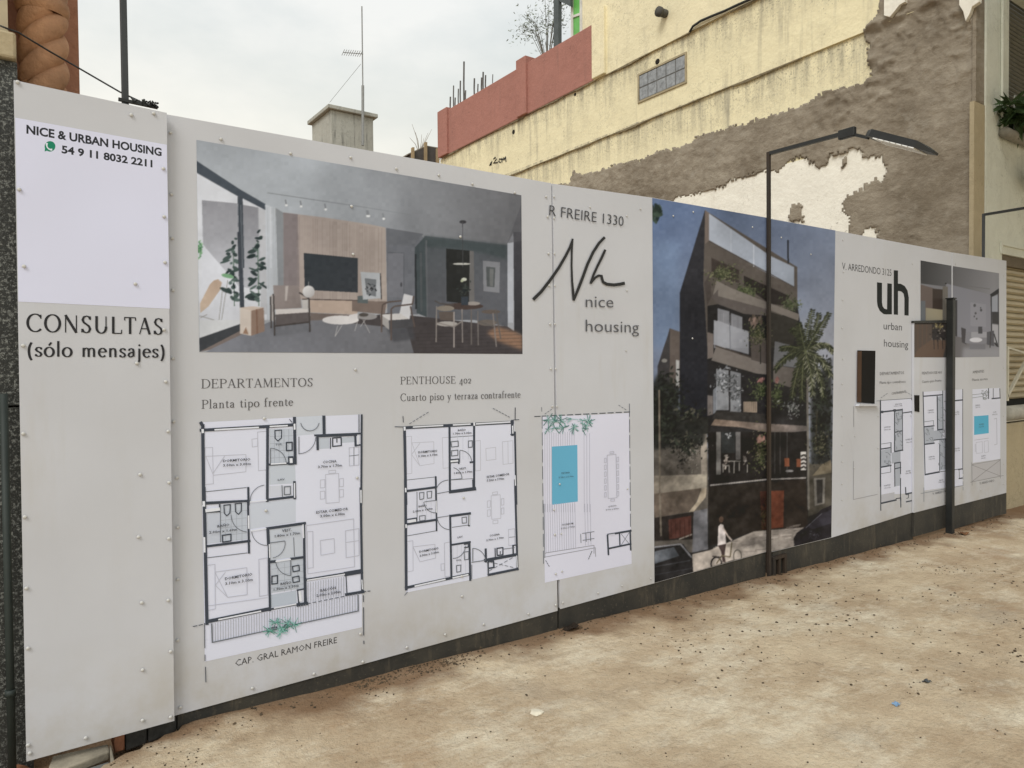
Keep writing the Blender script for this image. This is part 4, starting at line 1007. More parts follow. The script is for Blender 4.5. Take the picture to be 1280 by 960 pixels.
    # terrace boards
    for i in range(57):
        t = i/56; x = 190+t*965; y0 = 262-t*200; y1 = 384-t*205
        P.line(C2_(x,y0, x+1,y1), .55, (150,152,156))
    for i in range(15): x = 825+i*17; P.line(B2_(x,630-(x-825)*.16, x,762-(x-825)*.2), .55, (150,152,156))
    P.line(C2_(182,264, 187,388, 1160,178, 1158,72), 1.4, LN); P.build('plan_fine_lines', FP)
    P = Print(); P.step = 190
    W_ = lambda f, c, w: P.line(f(*c), w/5.333, WAL)
    WH_ = lambda f, c, w: P.line(f(*c), w/5.333, (222,224,230))
    W_(A_, (110,468, 565,442), 20); W_(A_, (565,442, 735,431), 20); W_(A_, (112,418, 124,440, 130,960), 22); W_(A_, (556,445, 554,940), 18); W_(A_, (735,385, 740,690), 20)
    W_(A_, (567,697, 742,686), 14); W_(A_, (427,850, 429,965), 14); W_(A_, (130,952, 432,938), 15); W_(A_, (735,812, 737,922), 18); W_(A_, (553,932, 742,910), 16)
    W_(A_, (931,376, 933,492), 20); W_(A_, (870,502, 1172,490), 12); W_(A_, (888,500, 890,596), 16); W_(A_, (885,508, 1148,498), 15); W_(A_, (1140,500, 1142,572), 13); W_(A_, (1150,568, 1172,566), 10)
    W_(A_, (1183,366, 1180,965), 13); W_(A_, (1165,364, 1165,480), 5)
    W_(A_, (710,652, 712,688), 36)
    W_(B2_, (132,0, 152,905), 22); W_(B2_, (125,105, 432,84), 14); W_(B2_, (150,388, 437,352), 16); W_(B2_, (425,90, 432,432), 14); W_(B2_, (237,110, 237,155, 150,160), 10)
    W_(B2_, (550,270, 806,234), 18); W_(B2_, (557,270, 562,376), 20); W_(B2_, (798,235, 806,772), 16); W_(B2_, (575,492, 608,488), 18); W_(B2_, (710,472, 797,460), 16)
    W_(B2_, (564,370, 572,815), 15); W_(B2_, (570,808, 758,772), 13); W_(B2_, (758,680, 766,782), 12); W_(B2_, (752,680, 802,671), 9); W_(B2_, (755,780, 820,768), 22)
    W_(B2_, (150,890, 562,806), 24); W_(B2_, (810,612, 1178,552), 17); W_(B2_, (1075,572, 1182,554), 30); W_(B2_, (1176,0, 1186,695), 15); W_(B2_, (1078,710, 1195,690), 19); W_(B2_, (1078,575, 1085,710), 6); W_(B2_, (808,600, 812,770), 12)
    WH_(A_, (205,465, 495,449), 10); WH_(A_, (572,443, 688,437), 9); WH_(A_, (580,693, 678,687), 9); WH_(A_, (712,660, 713,680), 20); WH_(A_, (735,822, 736,915), 8); WH_(A_, (735,428, 736,460), 12); WH_(A_, (1158,505, 1157,560), 10); WH_(A_, (123,465, 124,482), 16)
    WH_(A_, (1178,868, 1179,950), 8); WH_(B2_, (130,92, 131,118), 17); WH_(B2_, (134,330, 136,425), 12); WH_(B2_, (428,185, 430,268), 10); WH_(B2_, (230,876, 510,820), 9); WH_(B2_, (600,800, 745,772), 8); WH_(B2_, (820,614, 1068,574), 8)
    WH_(B2_, (770,690, 775,750), 18); WH_(B2_, (792,245, 795,330), 9); WH_(B2_, (612,488, 708,474), 10); WH_(B2_, (567,375, 570,462), 7); WH_(B2_, (1177,20, 1178,95), 8); WH_(B2_, (1184,612, 1187,672), 7); WH_(B2_, (148,150, 232,140), 22); WH_(A_, (440,945, 548,934), 8); WH_(B2_, (445,285, 545,270), 8)
    P.dash(B2_(820,770)[0], B2_(1080,718)[0], .9, WAL, 7); P.dash(B2_(60,922)[0], B2_(135,906)[0], 1.0, WAL, 2, .7); P.dash(B2_(1195,690)[0], B2_(1250,684)[0], 1, WAL, 2, .6)
    P.line(C2_(136,260, 138,425), .9, WAL); P.line(C2_(139,470, 139,510), .9, WAL); P.line(C2_(142,552, 145,652), 1, WAL)
    for c in ((1194,75, 1194,118), (1195,155, 1196,340), (1197,378, 1198,398)): P.line(C2_(*c), 1, WAL)
    P.line(A_(120,450, 135,430), .9, WAL); P.line(A_(718,415, 702,395), .9, WAL)
    for (x0, y0, x1, y1) in ((558,290, 615,310), (670,265, 722,285)): P.line(C2_(x0,y0+6, x1,y0-6, x1,y1-8, x0,y1+6), 1.2, WAL, True)
    P.build('plan_walls', FP)
    P = Print(); P.step = 420; q = random.Random(3)
    for _ in range(110):                                          # planters drawn as bursts of leaves
        cx, cy = q.choice(((570,310), (650,290), (690,262), (735,270), (640,320), (610,255))); a = q.random()*6.28; r_ = q.uniform(18, 58)
        P.line(C2_(cx,cy, cx+r_*math.cos(a),cy+r_*math.sin(a)*.9), .7, q.choice(((120,176,160), (92,150,132), (150,196,184), (74,128,112))))
    P.build('planter_drawing', FP)
    P = Print(); P.step = 560
    T_ = lambda s, f, c, cap=13, b=.02: P.text(s, f(c[0], c[1])[0], f(c[2], c[3])[0], cap/5.333, TXT, bold=b)
    T_('DORMITORIO', A_, (258,680, 440,668), 17); T_('3.00m x 3.00m', A_, (258,710, 443,698), 17); T_('TOIL.', A_, (608,570, 655,566)); T_('LAV.', A_, (622,804, 672,800)); T_('COCINA', A_, (922,688, 1013,681), 17); T_('3.70m x 1.70m', A_, (890,720, 1050,708), 17)
    T_('ESTAR COMEDOR', B2_, (878,170, 1090,145), 18); T_('3.00m x 6.00m', B2_, (905,195, 1068,178), 18); T_('BAÑO', B2_, (220,262, 300,250), 17); T_('2.00m x 1.60m', B2_, (165,303, 352,282), 17); T_('VEST.', B2_, (650,292, 715,284), 18); T_('1.80m x 1.70m', B2_, (602,328, 770,306), 18)
    T_('DORMITORIO', B2_, (270,612, 452,580), 19); T_('3.10m x 3.10m', B2_, (272,645, 455,616), 19); T_('BAÑO', B2_, (640,646, 712,634), 17); T_('1.70m x 2.30m', B2_, (595,684, 762,655), 17); T_('BALCÓN', B2_, (905,690, 1008,670), 18); T_('2.00m x 2.00m', B2_, (880,724, 1040,696), 18)
    P.build('plan_lettering', FP)
plan_front()

D_, E_ = fr(460, 450, 5.3333), fr(460, 600, 5.3333)
def plan_penthouse():
    P = Print(); P.poly(D_(235,450, 955,405, 975,405, 980,960)+E_(998,598, 800,640, 690,665, 255,750), SHT)
    FP = P.build('floor_plan', pB)
    P = Print(); P.step = 4
    for c in ((255,510, 290,508, 292,755, 258,760), (292,552, 438,545, 440,690, 345,705), (495,518, 540,515, 540,718, 500,722), (714,540, 748,536, 750,735, 716,740), (785,590, 850,582, 852,662, 788,670), (895,545, 965,538, 966,688, 900,696)): P.line(D_(*c), .7, FUR, True)
    P.line(D_(345,555, 290,630, 345,705), .7, FUR); P.line(D_(932,542, 934,692), .6, FUR); P.line(D_(258,800, 445,780), .8, LN); P.line(D_(550,515, 700,505), .8, LN); P.line(D_(555,800, 700,790), .7, LN)
    for i in range(4): P.line(D_(560+i*36,470, 560+i*36,660), .4, (195,197,202)); P.line(E_(566+i*28,435, 566+i*28,625), .4, (195,197,202)); P.line(E_(330+i*30,80, 330+i*30,270), .4, (195,197,202))
    for c in ((820,105, 880,98, 885,255, 824,262), (830,82, 862,78, 862,95, 830,98), (832,270, 865,266, 865,288, 832,292), (795,140, 815,137, 815,180, 795,183), (795,200, 815,197, 815,240, 795,243), (888,125, 905,122, 905,165, 888,168), (888,188, 905,185, 905,225, 888,228), (935,330, 976,324, 978,432, 938,438), (260,410, 298,404, 300,605, 262,612), (300,445, 445,428, 450,520, 345,545), (508,420, 545,412, 548,640, 512,645), (485,560, 508,556, 508,600, 487,602)): P.line(E_(*c), .7, FUR, True)
    P.line(E_(260,372, 455,338), .8, LN); P.line(E_(300,450, 345,545), .7, FUR); P.line(E_(325,80, 326,268), .7, LN); P.line(E_(940,382, 978,378), .6, LN); P.line(E_(560,315, 665,300), .8, LN)
    for c in ((552,545, 600,540, 602,575, 556,580), (668,540, 694,538, 694,580, 668,583), (556,605, 598,600, 598,635, 556,640)): P.line(D_(*c), 1.1, LN, True)
    for c in ((342,85, 372,82, 370,125, 345,130), (392,78, 424,74, 422,118, 396,122), (342,240, 380,235, 380,268, 344,272), (625,250, 655,246, 655,285, 627,288), (640,480, 670,476, 670,528, 642,532), (588,570, 618,566, 616,610, 590,614)): P.line(E_(*c), 1.0, LN, True)
    P.line(E_(858,455, 898,450, 898,498, 860,502), 1.5, WAL, True); P.line(E_(880,475, 880,492), 1, WAL)
    arc_l(P, D_, 612,680, 78, -90, 0); P.line(D_(610,605, 610,680), .9, LN); arc_l(P, D_, 550,790, 75, -75, 0); P.line(D_(550,798, 622,790), .8, LN); arc_l(P, D_, 535,885, 85, 190, 268); P.line(D_(462,890, 540,875), .8, LN)
    arc_l(P, E_, 545,245, 85, 90, 178); P.line(E_(462,250, 540,238), .8, LN); arc_l(P, E_, 448,140, 78, 90, 175); P.line(E_(375,145, 448,135), .8, LN); arc_l(P, E_, 565,440, 82, 0, 90); arc_l(P, E_, 697,540, 85, -90, -5); P.line(E_(697,455, 697,540), 1, LN); P.line(E_(690,548, 778,535), 1, LN)
    P.dash(E_(805,605)[0], E_(975,510)[0], .7, LN, 5); P.dash(E_(805,545)[0], E_(980,585)[0], .7, LN, 5)
    P.line(E_(690,565, 690,660), .8, LN); P.line(E_(795,545, 798,640), .8, LN); P.line(E_(845,455, 847,518), 1.2, WAL); P.line(E_(900,460, 975,450), .7, LN)
    P.build('plan_fine_lines', FP)
    P = Print(); P.step = 130
    W_ = lambda f, c, w: P.line(f(*c), w/5.333, WAL)
    WH_ = lambda f, c, w: P.line(f(*c), w/5.333, (222,224,230))
    W_(D_, (238,452, 965,415), 20); W_(D_, (242,450, 252,960), 18); W_(D_, (542,445, 545,885), 14); W_(D_, (706,430, 706,865), 14); W_(D_, (545,683, 608,676), 12); W_(D_, (604,660, 604,690), 10); W_(D_, (680,682, 706,679), 12); W_(D_, (548,882, 716,862), 14)
    W_(D_, (450,778, 453,935), 12); W_(D_, (248,873, 455,848), 14); W_(D_, (960,405, 962,500), 18); W_(D_, (978,480, 988,960), 12); W_(D_, (950,497, 980,493), 8); W_(D_, (550,665, 600,660), 8)
    W_(E_, (248,0, 254,730), 18); W_(E_, (250,75, 452,47), 14); W_(E_, (452,0, 456,338), 10); W_(E_, (252,295, 458,264), 15); W_(E_, (262,262, 322,253, 322,282), 8); W_(E_, (545,75, 714,52), 14); W_(E_, (700,0, 702,60), 14)
    W_(E_, (545,240, 680,222), 16); W_(E_, (546,235, 555,655), 13); W_(E_, (672,222, 672,305), 12); W_(E_, (555,432, 680,412), 12); W_(E_, (675,412, 680,668), 13); W_(E_, (640,428, 668,424, 668,446, 642,450), 8); W_(E_, (250,718, 668,628), 18)
    W_(E_, (783,460, 785,545), 14); W_(E_, (778,535, 992,496), 20); W_(E_, (800,545, 835,540, 838,582, 802,588), 10); W_(E_, (800,632, 998,592), 16); W_(E_, (978,0, 995,598), 13); W_(E_, (965,435, 967,500), 10); W_(E_, (962,436, 990,432), 8); W_(E_, (800,545, 802,635), 7)
    WH_(D_, (300,447, 497,436), 9); WH_(D_, (567,433, 680,427), 9); WH_(D_, (720,426, 945,413), 9); WH_(D_, (242,448, 243,466), 13); WH_(D_, (962,440, 964,488), 8); WH_(D_, (979,770, 981,835), 7); WH_(D_, (552,676, 596,671), 12); WH_(D_, (249,855, 250,878), 10); WH_(D_, (706,420, 707,435), 11)
    WH_(E_, (312,707, 512,662), 10); WH_(E_, (565,652, 665,630), 10); WH_(E_, (452,140, 455,215), 7); WH_(E_, (252,298, 253,316), 10); WH_(E_, (272,276, 314,269), 18); WH_(E_, (672,232, 673,298), 5); WH_(E_, (990,505, 993,580), 6)
    P.dash(D_(178,445)[0], D_(235,446)[0], .9, WAL, 1, .9); P.line(D_(232,375, 234,415), .8, WAL); P.line(D_(980,318, 979,395), .9, WAL); P.line(D_(965,400, 1005,397), .8, WAL); P.dash(D_(275,425)[0], D_(410,342)[0], .8, LN, 6); P.dash(D_(832,322)[0], D_(950,385)[0], .8, LN, 6); P.line(E_(242,768, 262,745), .8, LN)
    P.build('plan_walls', FP)
    P = Print(); P.step = 260
    T_ = lambda s, f, c, cap=12, b=.016: P.text(s, f(c[0], c[1])[0], f(c[2], c[3])[0], cap/5.333, TXT, bold=b)
    T_('DORMITORIO', D_, (333,622, 460,612), 15); T_('3.10m x 3.10m', D_, (333,648, 460,636), 15); T_('BAÑO', D_, (598,474, 650,470)); T_('1.70m x 2.30m', D_, (565,497, 688,490), 13); T_('VEST.', D_, (605,732, 655,726), 13); T_('1.80m x 1.70m', D_, (572,760, 692,748), 13); T_('ESTAR COMEDOR', D_, (790,787, 940,766), 15); T_('5.20m x 7.90m', D_, (790,810, 905,796), 15)
    T_('BAÑO', E_, (335,182, 388,175), 13); T_('2.00m x 1.60m', E_, (297,217, 428,195), 14); T_('DORMITORIO', E_, (340,485, 468,460), 15); T_('3.00m x 3.00m', E_, (342,512, 470,485), 15); T_('LAV.', E_, (595,388, 632,380), 12); T_('COCINA', E_, (808,377, 875,366), 13); T_('3.70m x 1.70m', E_, (787,408, 902,388), 13); T_('TOIL.', E_, (585,542, 622,534), 11)
    P.build('plan_lettering', FP)
plan_penthouse()

F_, G_ = fr(640, 490, 6.4), fr(640, 630, 6.4)
def plan_pool():
    PP = []
    P = Print(); P.poly(F_(242,195, 612,185, 935,168, 940,600)+G_(957,478, 262,630), (214,214,222)); PP.append(('floor_plan', P))
    P = Print(); P.step = 4; P.poly(F_(315,437, 522,423, 526,876, 320,903), (104,172,196)); PP.append(('pool_drawing', P))
    P = Print(); P.step = 8
    for i in range(17):
        x = 262+i*18 if i > 0 else 262
        if i in (14, 15, 16): x = 575+(i-14)*22
        for seg in ((F_(x, 330-(x-262)*.05, x, 436-(x-320)*.06),) if 318 < x < 524 else (F_(x, 330, x+2, 960),)): P.line(seg, .55, (176,176,186))
        if 318 < x < 524: P.line(F_(x+4, 896-(x-320)*.1, x+5, 960), .55, (176,176,186))
        P.line(G_(x+6, 0, x+12, 392-(x-262)*.19), .55, (176,176,186))
    P.line(G_(262,395, 275,390, 655,330, 655,395), .8, (150,150,155)); P.line(G_(258,425, 665,350, 668,420), .8, (150,150,155)); P.line(G_(255,0, 262,428), .8, LN); P.dash(F_(240,190)[0], G_(252,510)[0], .9, LN, 9, .75); P.dash(F_(938,95)[0], G_(948,330)[0], 1, LN, 9, .8)
    P.dash(F_(180,196)[0], F_(960,158)[0], 1, WAL, 12, .7); P.line(F_(236,122, 237,155), .7, LN); P.dash(F_(262,175)[0], F_(325,132)[0], .7, LN, 3); P.dash(F_(852,105)[0], F_(920,148)[0], .7, LN, 3)
    P.line(F_(760,505, 830,498, 838,845, 768,852), .8, (186,186,192), True)
    for i in range(6):
        y = 530+i*55; P.line(F_(738,y, 752,y-2, 752,y+34, 738,y+36), .7, (186,186,192), True); P.line(F_(838,y-8, 852,y-10, 852,y+26, 838,y+28), .7, (186,186,192), True)
    P.line(F_(782,478, 812,475, 812,490, 782,492), .7, (186,186,192), True); P.line(F_(788,858, 818,855, 818,872, 788,874), .7, (186,186,192), True)
    for c in ((548,240, 550,310), (565,290, 655,275), (560,235, 655,220), (590,235, 592,300), (625,230, 627,295)): P.line(G_(*c), .7, LN)
    P.dash(G_(268,452)[0], G_(300,505)[0], .9, LN, 3); P.dash(G_(610,440)[0], G_(640,370)[0], .9, LN, 4)
    PP.append(('plan_fine_lines', P))
    P = Print(); P.step = 150
    for c, w in (((762,250, 770,405), 13), ((765,245, 950,213), 15), ((775,355, 950,318), 13), ((858,232, 862,340), 10), ((943,212, 948,368), 12)): P.line(G_(*c), w/6.4, WAL)
    P.line(G_(772,248, 818,240), 1.3, (205,206,212)); P.line(G_(872,240, 935,318), .5, LN); P.line(G_(935,228, 872,328), .5, LN); PP.append(('plan_walls', P))
    P = Print(); P.step = 180; q = random.Random(5)
    for _ in range(150):
        cx, cy = q.choice(((285,220), (340,240), (390,225), (285,300), (340,285), (410,285), (475,215), (495,280), (560,225), (590,270), (610,240), (560,290))); a = q.random()*6.28; r_ = q.uniform(15, 62)
        P.line(F_(cx,cy, cx+r_*math.cos(a),cy+r_*math.sin(a)), .8, q.choice(((128,168,156), (96,140,128), (160,190,182), (84,120,112))))
    PP.append(('planter_drawing', P))
    P = Print(); P.step = 350
    for s, f, c, cap in (('PISCINA', F_, (392,654, 458,648), 12), ('2.10m x 5.00m', F_, (370,688, 488,678), 12), ('QUINCHO', F_, (766,922, 832,912), 12), ('4.00m x 8.40m', F_, (746,948, 852,935), 12), ('SOLARIUM', G_, (395,172, 486,160), 14), ('5.00m x 7.00m', G_, (388,202, 500,184), 13)):
        P.text(s, f(c[0], c[1])[0], f(c[2], c[3])[0], cap/6.4, TXT, bold=.004)
    PP.append(('plan_lettering', P))
    FB = FC = None
    for n_, P in PP:
        u, v = P.build(n_, FB or pB, [SBC+(-1,)]), P.build(n_, FC or pC, [SBC+(1,)])
        FB, FC = FB or u, FC or v
plan_pool()

# signature logo and lettering on the next panel
Q_, Q2 = fr(640, 220, 6.4), fr(640, 350, 6.4)
P = Print(); P.step = 400; INKB = (52, 52, 50)
s1 = Q2(165,158)+Q_(230,925, 300,835, 370,735, 425,640, 460,570, 482,505)
P.ribbon(s1, [4, 3.9, 3.7, 3.6, 3.4, 3.2, 2.4], INKB)
P.ribbon(Q_(480,502, 474,600, 472,720, 476,840, 484,930)+Q2(488,165), [2.2, 2.3, 2.3, 2.6, 3.2, 2.6], INKB)
P.ribbon(Q2(488,165)+Q_(525,905, 560,815, 600,705, 645,610, 690,540, 738,490), [2.8, 3.6, 3.6, 3.5, 3.5, 3.4, 3.3], INKB)
P.ribbon(Q_(742,590, 715,650, 680,720, 648,790, 622,862), [3.0, 3.2, 3.1, 2.9, 2.4], INKB)
P.ribbon(Q_(622,862, 660,815, 690,797, 712,800, 716,825, 725,850, 755,866, 810,872, 860,866, 898,858), [2.4, 3, 3.1, 3.3, 3.4, 3.5, 3.7, 3.8, 3.9, 4.0], INKB)
P.build('logo', pB, [SBC+(-1,)]); P.build('logo', pC, [SBC+(1,)])
P = Print(); P.step = 400; DG = (92, 92, 92)
P.text('R FREIRE 1330', (685.8, 269.5), (778.5, 283), 14.0, (72, 72, 72), slant=.06, bold=-.008)
P.build('lettering', pC); P = Print(); P.step = 400
P.text('nice', (731.5, 384), (766, 384.5), 15.5, DG, bold=-.006); P.build('lettering', pC); P = Print(); P.step = 400; P.text('housing', (731.5, 414.5), (798, 416), 16, DG, bold=-.006)
P.build('lettering', pC)

# lettering and logo of the far panel
H_ = fr(1030, 280, 5.108)
P = Print(); P.step = 10
P.text('V. ARREDONDO 3125', H_(115,290)[0], H_(430,332)[0], 47/5.108, (62, 62, 62), bold=-.004)
P.build('lettering', pD); P = Print(); P.step = 10
P.text('urban', H_(380,672)[0], H_(497,680)[0], 49/5.108, (78, 78, 78)); P.build('lettering', pD); P = Print(); P.step = 10; P.text('housing', H_(382,782)[0], H_(537,792)[0], 49/5.108, (78, 78, 78))
P.build('lettering', pD)
P = Print(); P.step = 10; K = (26, 30, 29)
P.poly(H_(338,372, 370,376, 370,500, 374,525, 384,540, 400,545, 400,578, 380,575, 356,555, 342,525, 338,495), K); P.poly(H_(400,545, 402,545, 404,378, 433,382, 433,577, 400,577), K)
P.poly(H_(445,295, 472,297, 472,580, 445,578), K); P.poly(H_(472,380, 490,382, 515,396, 533,425, 541,470, 540,585, 513,583, 513,475, 508,445, 495,432, 480,428, 472,428), K)
P.build('logo', pD)

# ------------------------------------------------------------------ the small plans of the far panels
H2, I2 = fr(1030, 420, 5.108), fr(1030, 500, 5.108)
SH2 = (186, 187, 192); WL2 = (58, 62, 68)
PL, PM, PR = Print(k=.68), Print(k=.68), Print(k=.68)
PL.poly(H2(362,412, 572,398)+I2(570,595, 362,605), SH2)
PL.poly(I2(362,605, 450,588, 450,640, 362,655), (160,160,160))
for c in ((450,480, 502,465, 503,730, 450,738), (362,730, 425,718, 428,830, 362,840), (430,745, 488,735, 488,805, 432,815), (450,815, 488,808, 488,955, 452,960)): PL.poly(H2(*c), (150,154,158))
W2 = lambda P, f, c, w=8: P.line(f(*c), w/5.108, WL2)
for c, w in (((360,412, 360,960), 8), ((360,412, 570,398), 3), ((362,486, 500,470), 10), ((500,492, 568,482), 7), ((450,470, 450,735), 7), ((500,465, 502,732), 5), ((450,738, 502,728), 9), ((362,722, 428,712), 8), ((428,680, 428,745), 5), ((362,838, 428,826), 9), ((450,812, 488,806), 8), ((450,812, 452,960), 6), ((488,806, 488,880), 6), ((450,615, 500,605), 7)): W2(PL, H2, c, w)
for c, w in (((360,0, 362,705), 6), ((362,660, 460,638), 10), ((460,630, 490,625, 490,685), 6), ((520,558, 522,600), 7), ((520,600, 570,590), 9), ((525,605, 540,602, 538,625, 527,628), 4), ((525,650, 572,640), 8), ((450,440, 490,430), 6), ((488,500, 488,640), 6)): W2(PL, I2, c, w)
for a, c in ((370,485), (450,475), (565,488), (565,402)): PL.poly(H2(a-8,c-8, a+8,c-8, a+8,c+8, a-8,c+8), WL2)
rr = random.Random(4)
for _ in range(34):
    x, y = rr.uniform(455, 495), rr.uniform(480, 725); PL.line(H2(x,y, x+rr.choice((14, 0)),y+rr.choice((0, 16))), .7, (110,114,118))
for _ in range(14):
    x, y = rr.uniform(370, 415), rr.uniform(735, 825); PL.line(H2(x,y, x+rr.choice((14, 0)),y+rr.choice((0, 14))), .7, (110,114,118))
PL.line(H2(362,690, 425,680, 425,715), .7, LN); PL.line(I2(365,470, 425,460, 425,430), .7, LN); PL.line(H2(335,415, 362,412), .6, LN); PL.dash(H2(362,395)[0], H2(410,362)[0], .6, LN, 3); PL.dash(H2(520,355)[0], H2(570,385)[0], .6, LN, 3)
for c in ((189,450, 189,580), (187,880, 187,960)): PL.line(H2(*c), .55, (120,118,116))
PL.line(I2(187,390, 187,635, 340,602), .55, (128,126,124))
for s, f, c, cap in (('DEPARTAMENTOS', H2, (356,250, 510,243), 20), ('Planta tipo contrafrente', H2, (355,306, 520,298), 18), ('CONTRAFRENTE', H2, (430,375, 522,362), 16), ('BALCÓN', H2, (455,440, 495,437), 9), ('3.60m x 1.00m', H2, (445,452, 498,448), 9), ('DORMITORIO', H2, (382,588, 425,584), 9), ('3.10m x 3.10m', H2, (382,603, 425,599), 9), ('COMEDOR', H2, (518,668, 562,662), 10), ('5.00m x 3.00m', H2, (525,684, 560,679), 9), ('ESTAR', I2, (525,460, 552,455), 9), ('3.00m x 4.0m', I2, (520,474, 556,468), 9), ('DORMITORIO', I2, (382,552, 424,545), 9), ('3.10m x 3.10m', I2, (382,567, 424,560), 9)):
    PL.text(s, f(c[0], c[1])[0], f(c[2], c[3])[0], cap/5.108, (92,90,88) if cap > 15 else TXT)
PL.build('floor_plan', pD)
YEk = YE
def both(P, name, dx=0): P.build(name, pE, [seam((1189.5, 300), (1189.5, 660))+(-1,)]); 
PM = Print(YE, .68); PM2 = Print(YFEN, .68)
for P in (PM, PM2):
    P.poly(H2(630,357, 885,340, 885,852)+I2(885,545, 640,578), SH2)
    for c in ((725,388, 758,382, 760,500, 725,505), (640,585, 700,578, 703,685, 640,692), (700,605, 758,598, 758,655, 700,662), (735,660, 778,655, 778,850, 738,858), (725,505, 758,500, 758,598, 725,602)): P.poly(H2(*c), (150,154,158))
    for c, w in (((632,385, 758,375), 8), ((632,357, 645,888), 6), ((722,385, 725,600), 7), ((758,350, 760,600), 5), ((725,600, 760,595), 9), ((638,580, 702,573), 8), ((640,692, 703,684), 9), ((700,665, 778,656), 6), ((776,655, 778,858), 5), ((645,885, 735,868), 10), ((735,868, 860,850), 4), ((738,690, 738,860), 5), ((785,418, 885,408), 9), ((885,340, 885,855), 4), ((788,400, 788,455), 5), ((858,852, 882,848), 8), ((862,910, 882,907), 8), ((862,850, 864,910), 3)): W2(P, H2, c, w)
    for _ in range(40):
        x, y = rr.uniform(728, 770), rr.uniform(385, 850); P.line(H2(x,y, x+rr.choice((13, 0)),y+rr.choice((0, 14))), .7, (112,116,120))
    for _ in range(12):
        x, y = rr.uniform(645, 692), rr.uniform(590, 680); P.line(H2(x,y, x+rr.choice((13, 0)),y+rr.choice((0, 14))), .7, (112,116,120))
    P.line(I2(618,597, 890,545), .6, LN); P.line(I2(637,560, 637,650), .6, LN); P.dash(I2(887,450)[0], I2(887,590)[0], .6, LN, 4); P.line(H2(638,548, 698,540, 698,575), .7, LN)
    for s, f, c, cap in (('PENTHOUSE 401', H2, (625,246, 750,240), 18), ('Cuarto piso frente', H2, (624,300, 748,290), 17), ('DORMITORIO', H2, (662,480, 700,476), 9), ('3.10m x 3.10m', H2, (662,494, 700,490), 9), ('DORMITORIO', H2, (668,778, 706,772), 9), ('3.10m x 3.10m', H2, (668,792, 706,786), 9), ('COCINA', H2, (835,492, 862,488), 9), ('3.00m x 1.70m', H2, (830,506, 862,502), 9), ('ESTAR COMEDOR', H2, (835,724, 868,720), 9), ('5.00m x 3.0m', H2, (835,738, 866,734), 9), ('BALCÓN', I2, (735,517, 760,513), 9), ('7.00m x 1.5m', I2, (730,530, 766,525), 9), ('V. ARREDONDO', I2, (692,606, 798,583), 15)):
        P.text(s, f(c[0], c[1])[0], f(c[2], c[3])[0], cap/5.108, (92,90,88) if cap > 15 else TXT)
PM.build('floor_plan', pE, [seam((1189.3, 300), (1189.3, 660))+(-1,)])
PM2.build('floor_plan', pF, [SEF+(1,)])
P = Print(k=.66)
P.poly(H2(947,340, 1125,330, 1125,785, 950,810), SH2); P.poly(H2(958,512, 1050,505, 1052,620, 958,632), (74,150,172)); P.poly(H2(948,815, 1125,790)+I2(1125,485, 945,520), (158,156,153))
for c, w in (((1050,335, 1050,400), 6), ((1072,400, 1125,395), 8), ((1080,335, 1080,398), 4), ((1122,335, 1124,398), 5)): W2(P, H2, c, w)
for c in ((948,375, 1015,368), (948,395, 1015,385), (1015,345, 1015,400)): P.line(H2(*c), .6, LN)
for c in ((960,665, 1050,652), (965,690, 965,740), (1085,530, 1102,525, 1104,690, 1088,695)): P.line(H2(*c), .6, (150,150,156))
for c in ((970,680, 1010,674, 1012,745, 972,750), (1022,672, 1048,668, 1050,740, 1024,744)): P.line(H2(*c), .6, (160,160,166), True)
for c in ((945,412, 1125,380), (945,415, 1125,485), (945,520, 1125,382), (935,525, 1145,482), (943,400, 945,545), (1125,375, 1126,500)): P.line(I2(*c), .6, (120,118,116))
for _ in range(22): x, y = rr.uniform(1010, 1050), rr.uniform(350, 400); P.line(H2(x,y, x+rr.uniform(-12, 12),y+rr.uniform(-12, 12)), .8, (110,115,114))
for s, f, c, cap in (('AMENITIES', H2, (948,240, 1022,232), 18), ('Planta azotea', H2, (945,288, 1044,280), 17), ('PARRILLA', H2, (966,448, 996,444), 9), ('2.00m x 1.0m', H2, (966,461, 996,457), 9), ('SUM', H2, (1080,492, 1098,489), 9), ('8.0m x 3.0m', H2, (1074,507, 1106,502), 9), ('PISCINA', H2, (990,570, 1020,566), 10), ('3.0m x 3.0m', H2, (988,585, 1020,580), 9), ('SOLARIUM', H2, (1003,772, 1030,768), 9), ('5.0m x 3.0m', H2, (1003,785, 1030,781), 9), ('V. ARREDONDO', I2, (993,540, 1087,520), 16)):
    P.text(s, f(c[0], c[1])[0], f(c[2], c[3])[0], cap/5.108, (92,90,88) if cap > 15 else TXT)
P.build('floor_plan', pF)

# hatch openings: black plates on the sheet standing for inner shade, with rims
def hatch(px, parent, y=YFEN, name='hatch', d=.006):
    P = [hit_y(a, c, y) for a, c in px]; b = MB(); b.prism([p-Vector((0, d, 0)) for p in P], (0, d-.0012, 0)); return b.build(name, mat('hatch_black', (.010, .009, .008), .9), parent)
h = hatch([(1071.5, 438), (1093.5, 438.5), (1092.5, 504.5), (1071, 503)], pD)
b = MB(); b.prism([hit_y(a, c, YFEN-.007) for a, c in ((1071.7, 439.5), (1076.5, 439), (1076, 503), (1071.2, 502.5))], (0, -.004, 0)); b.build('jamb', mat('brown_jamb', (.09, .05, .03), .8), h)
b = MB(); b.prism([hit_y(a, c, YFEN-.002) for a, c in ((1070.5, 504.6), (1094, 505), (1096, 507.5), (1069, 507.5))], (0, -.03, 0)); b.build('hatch_ledge', SHEET, h)
hatch([(1142.5, 494), (1148.5, 494), (1148.5, 515), (1143, 514)], pE, YE)

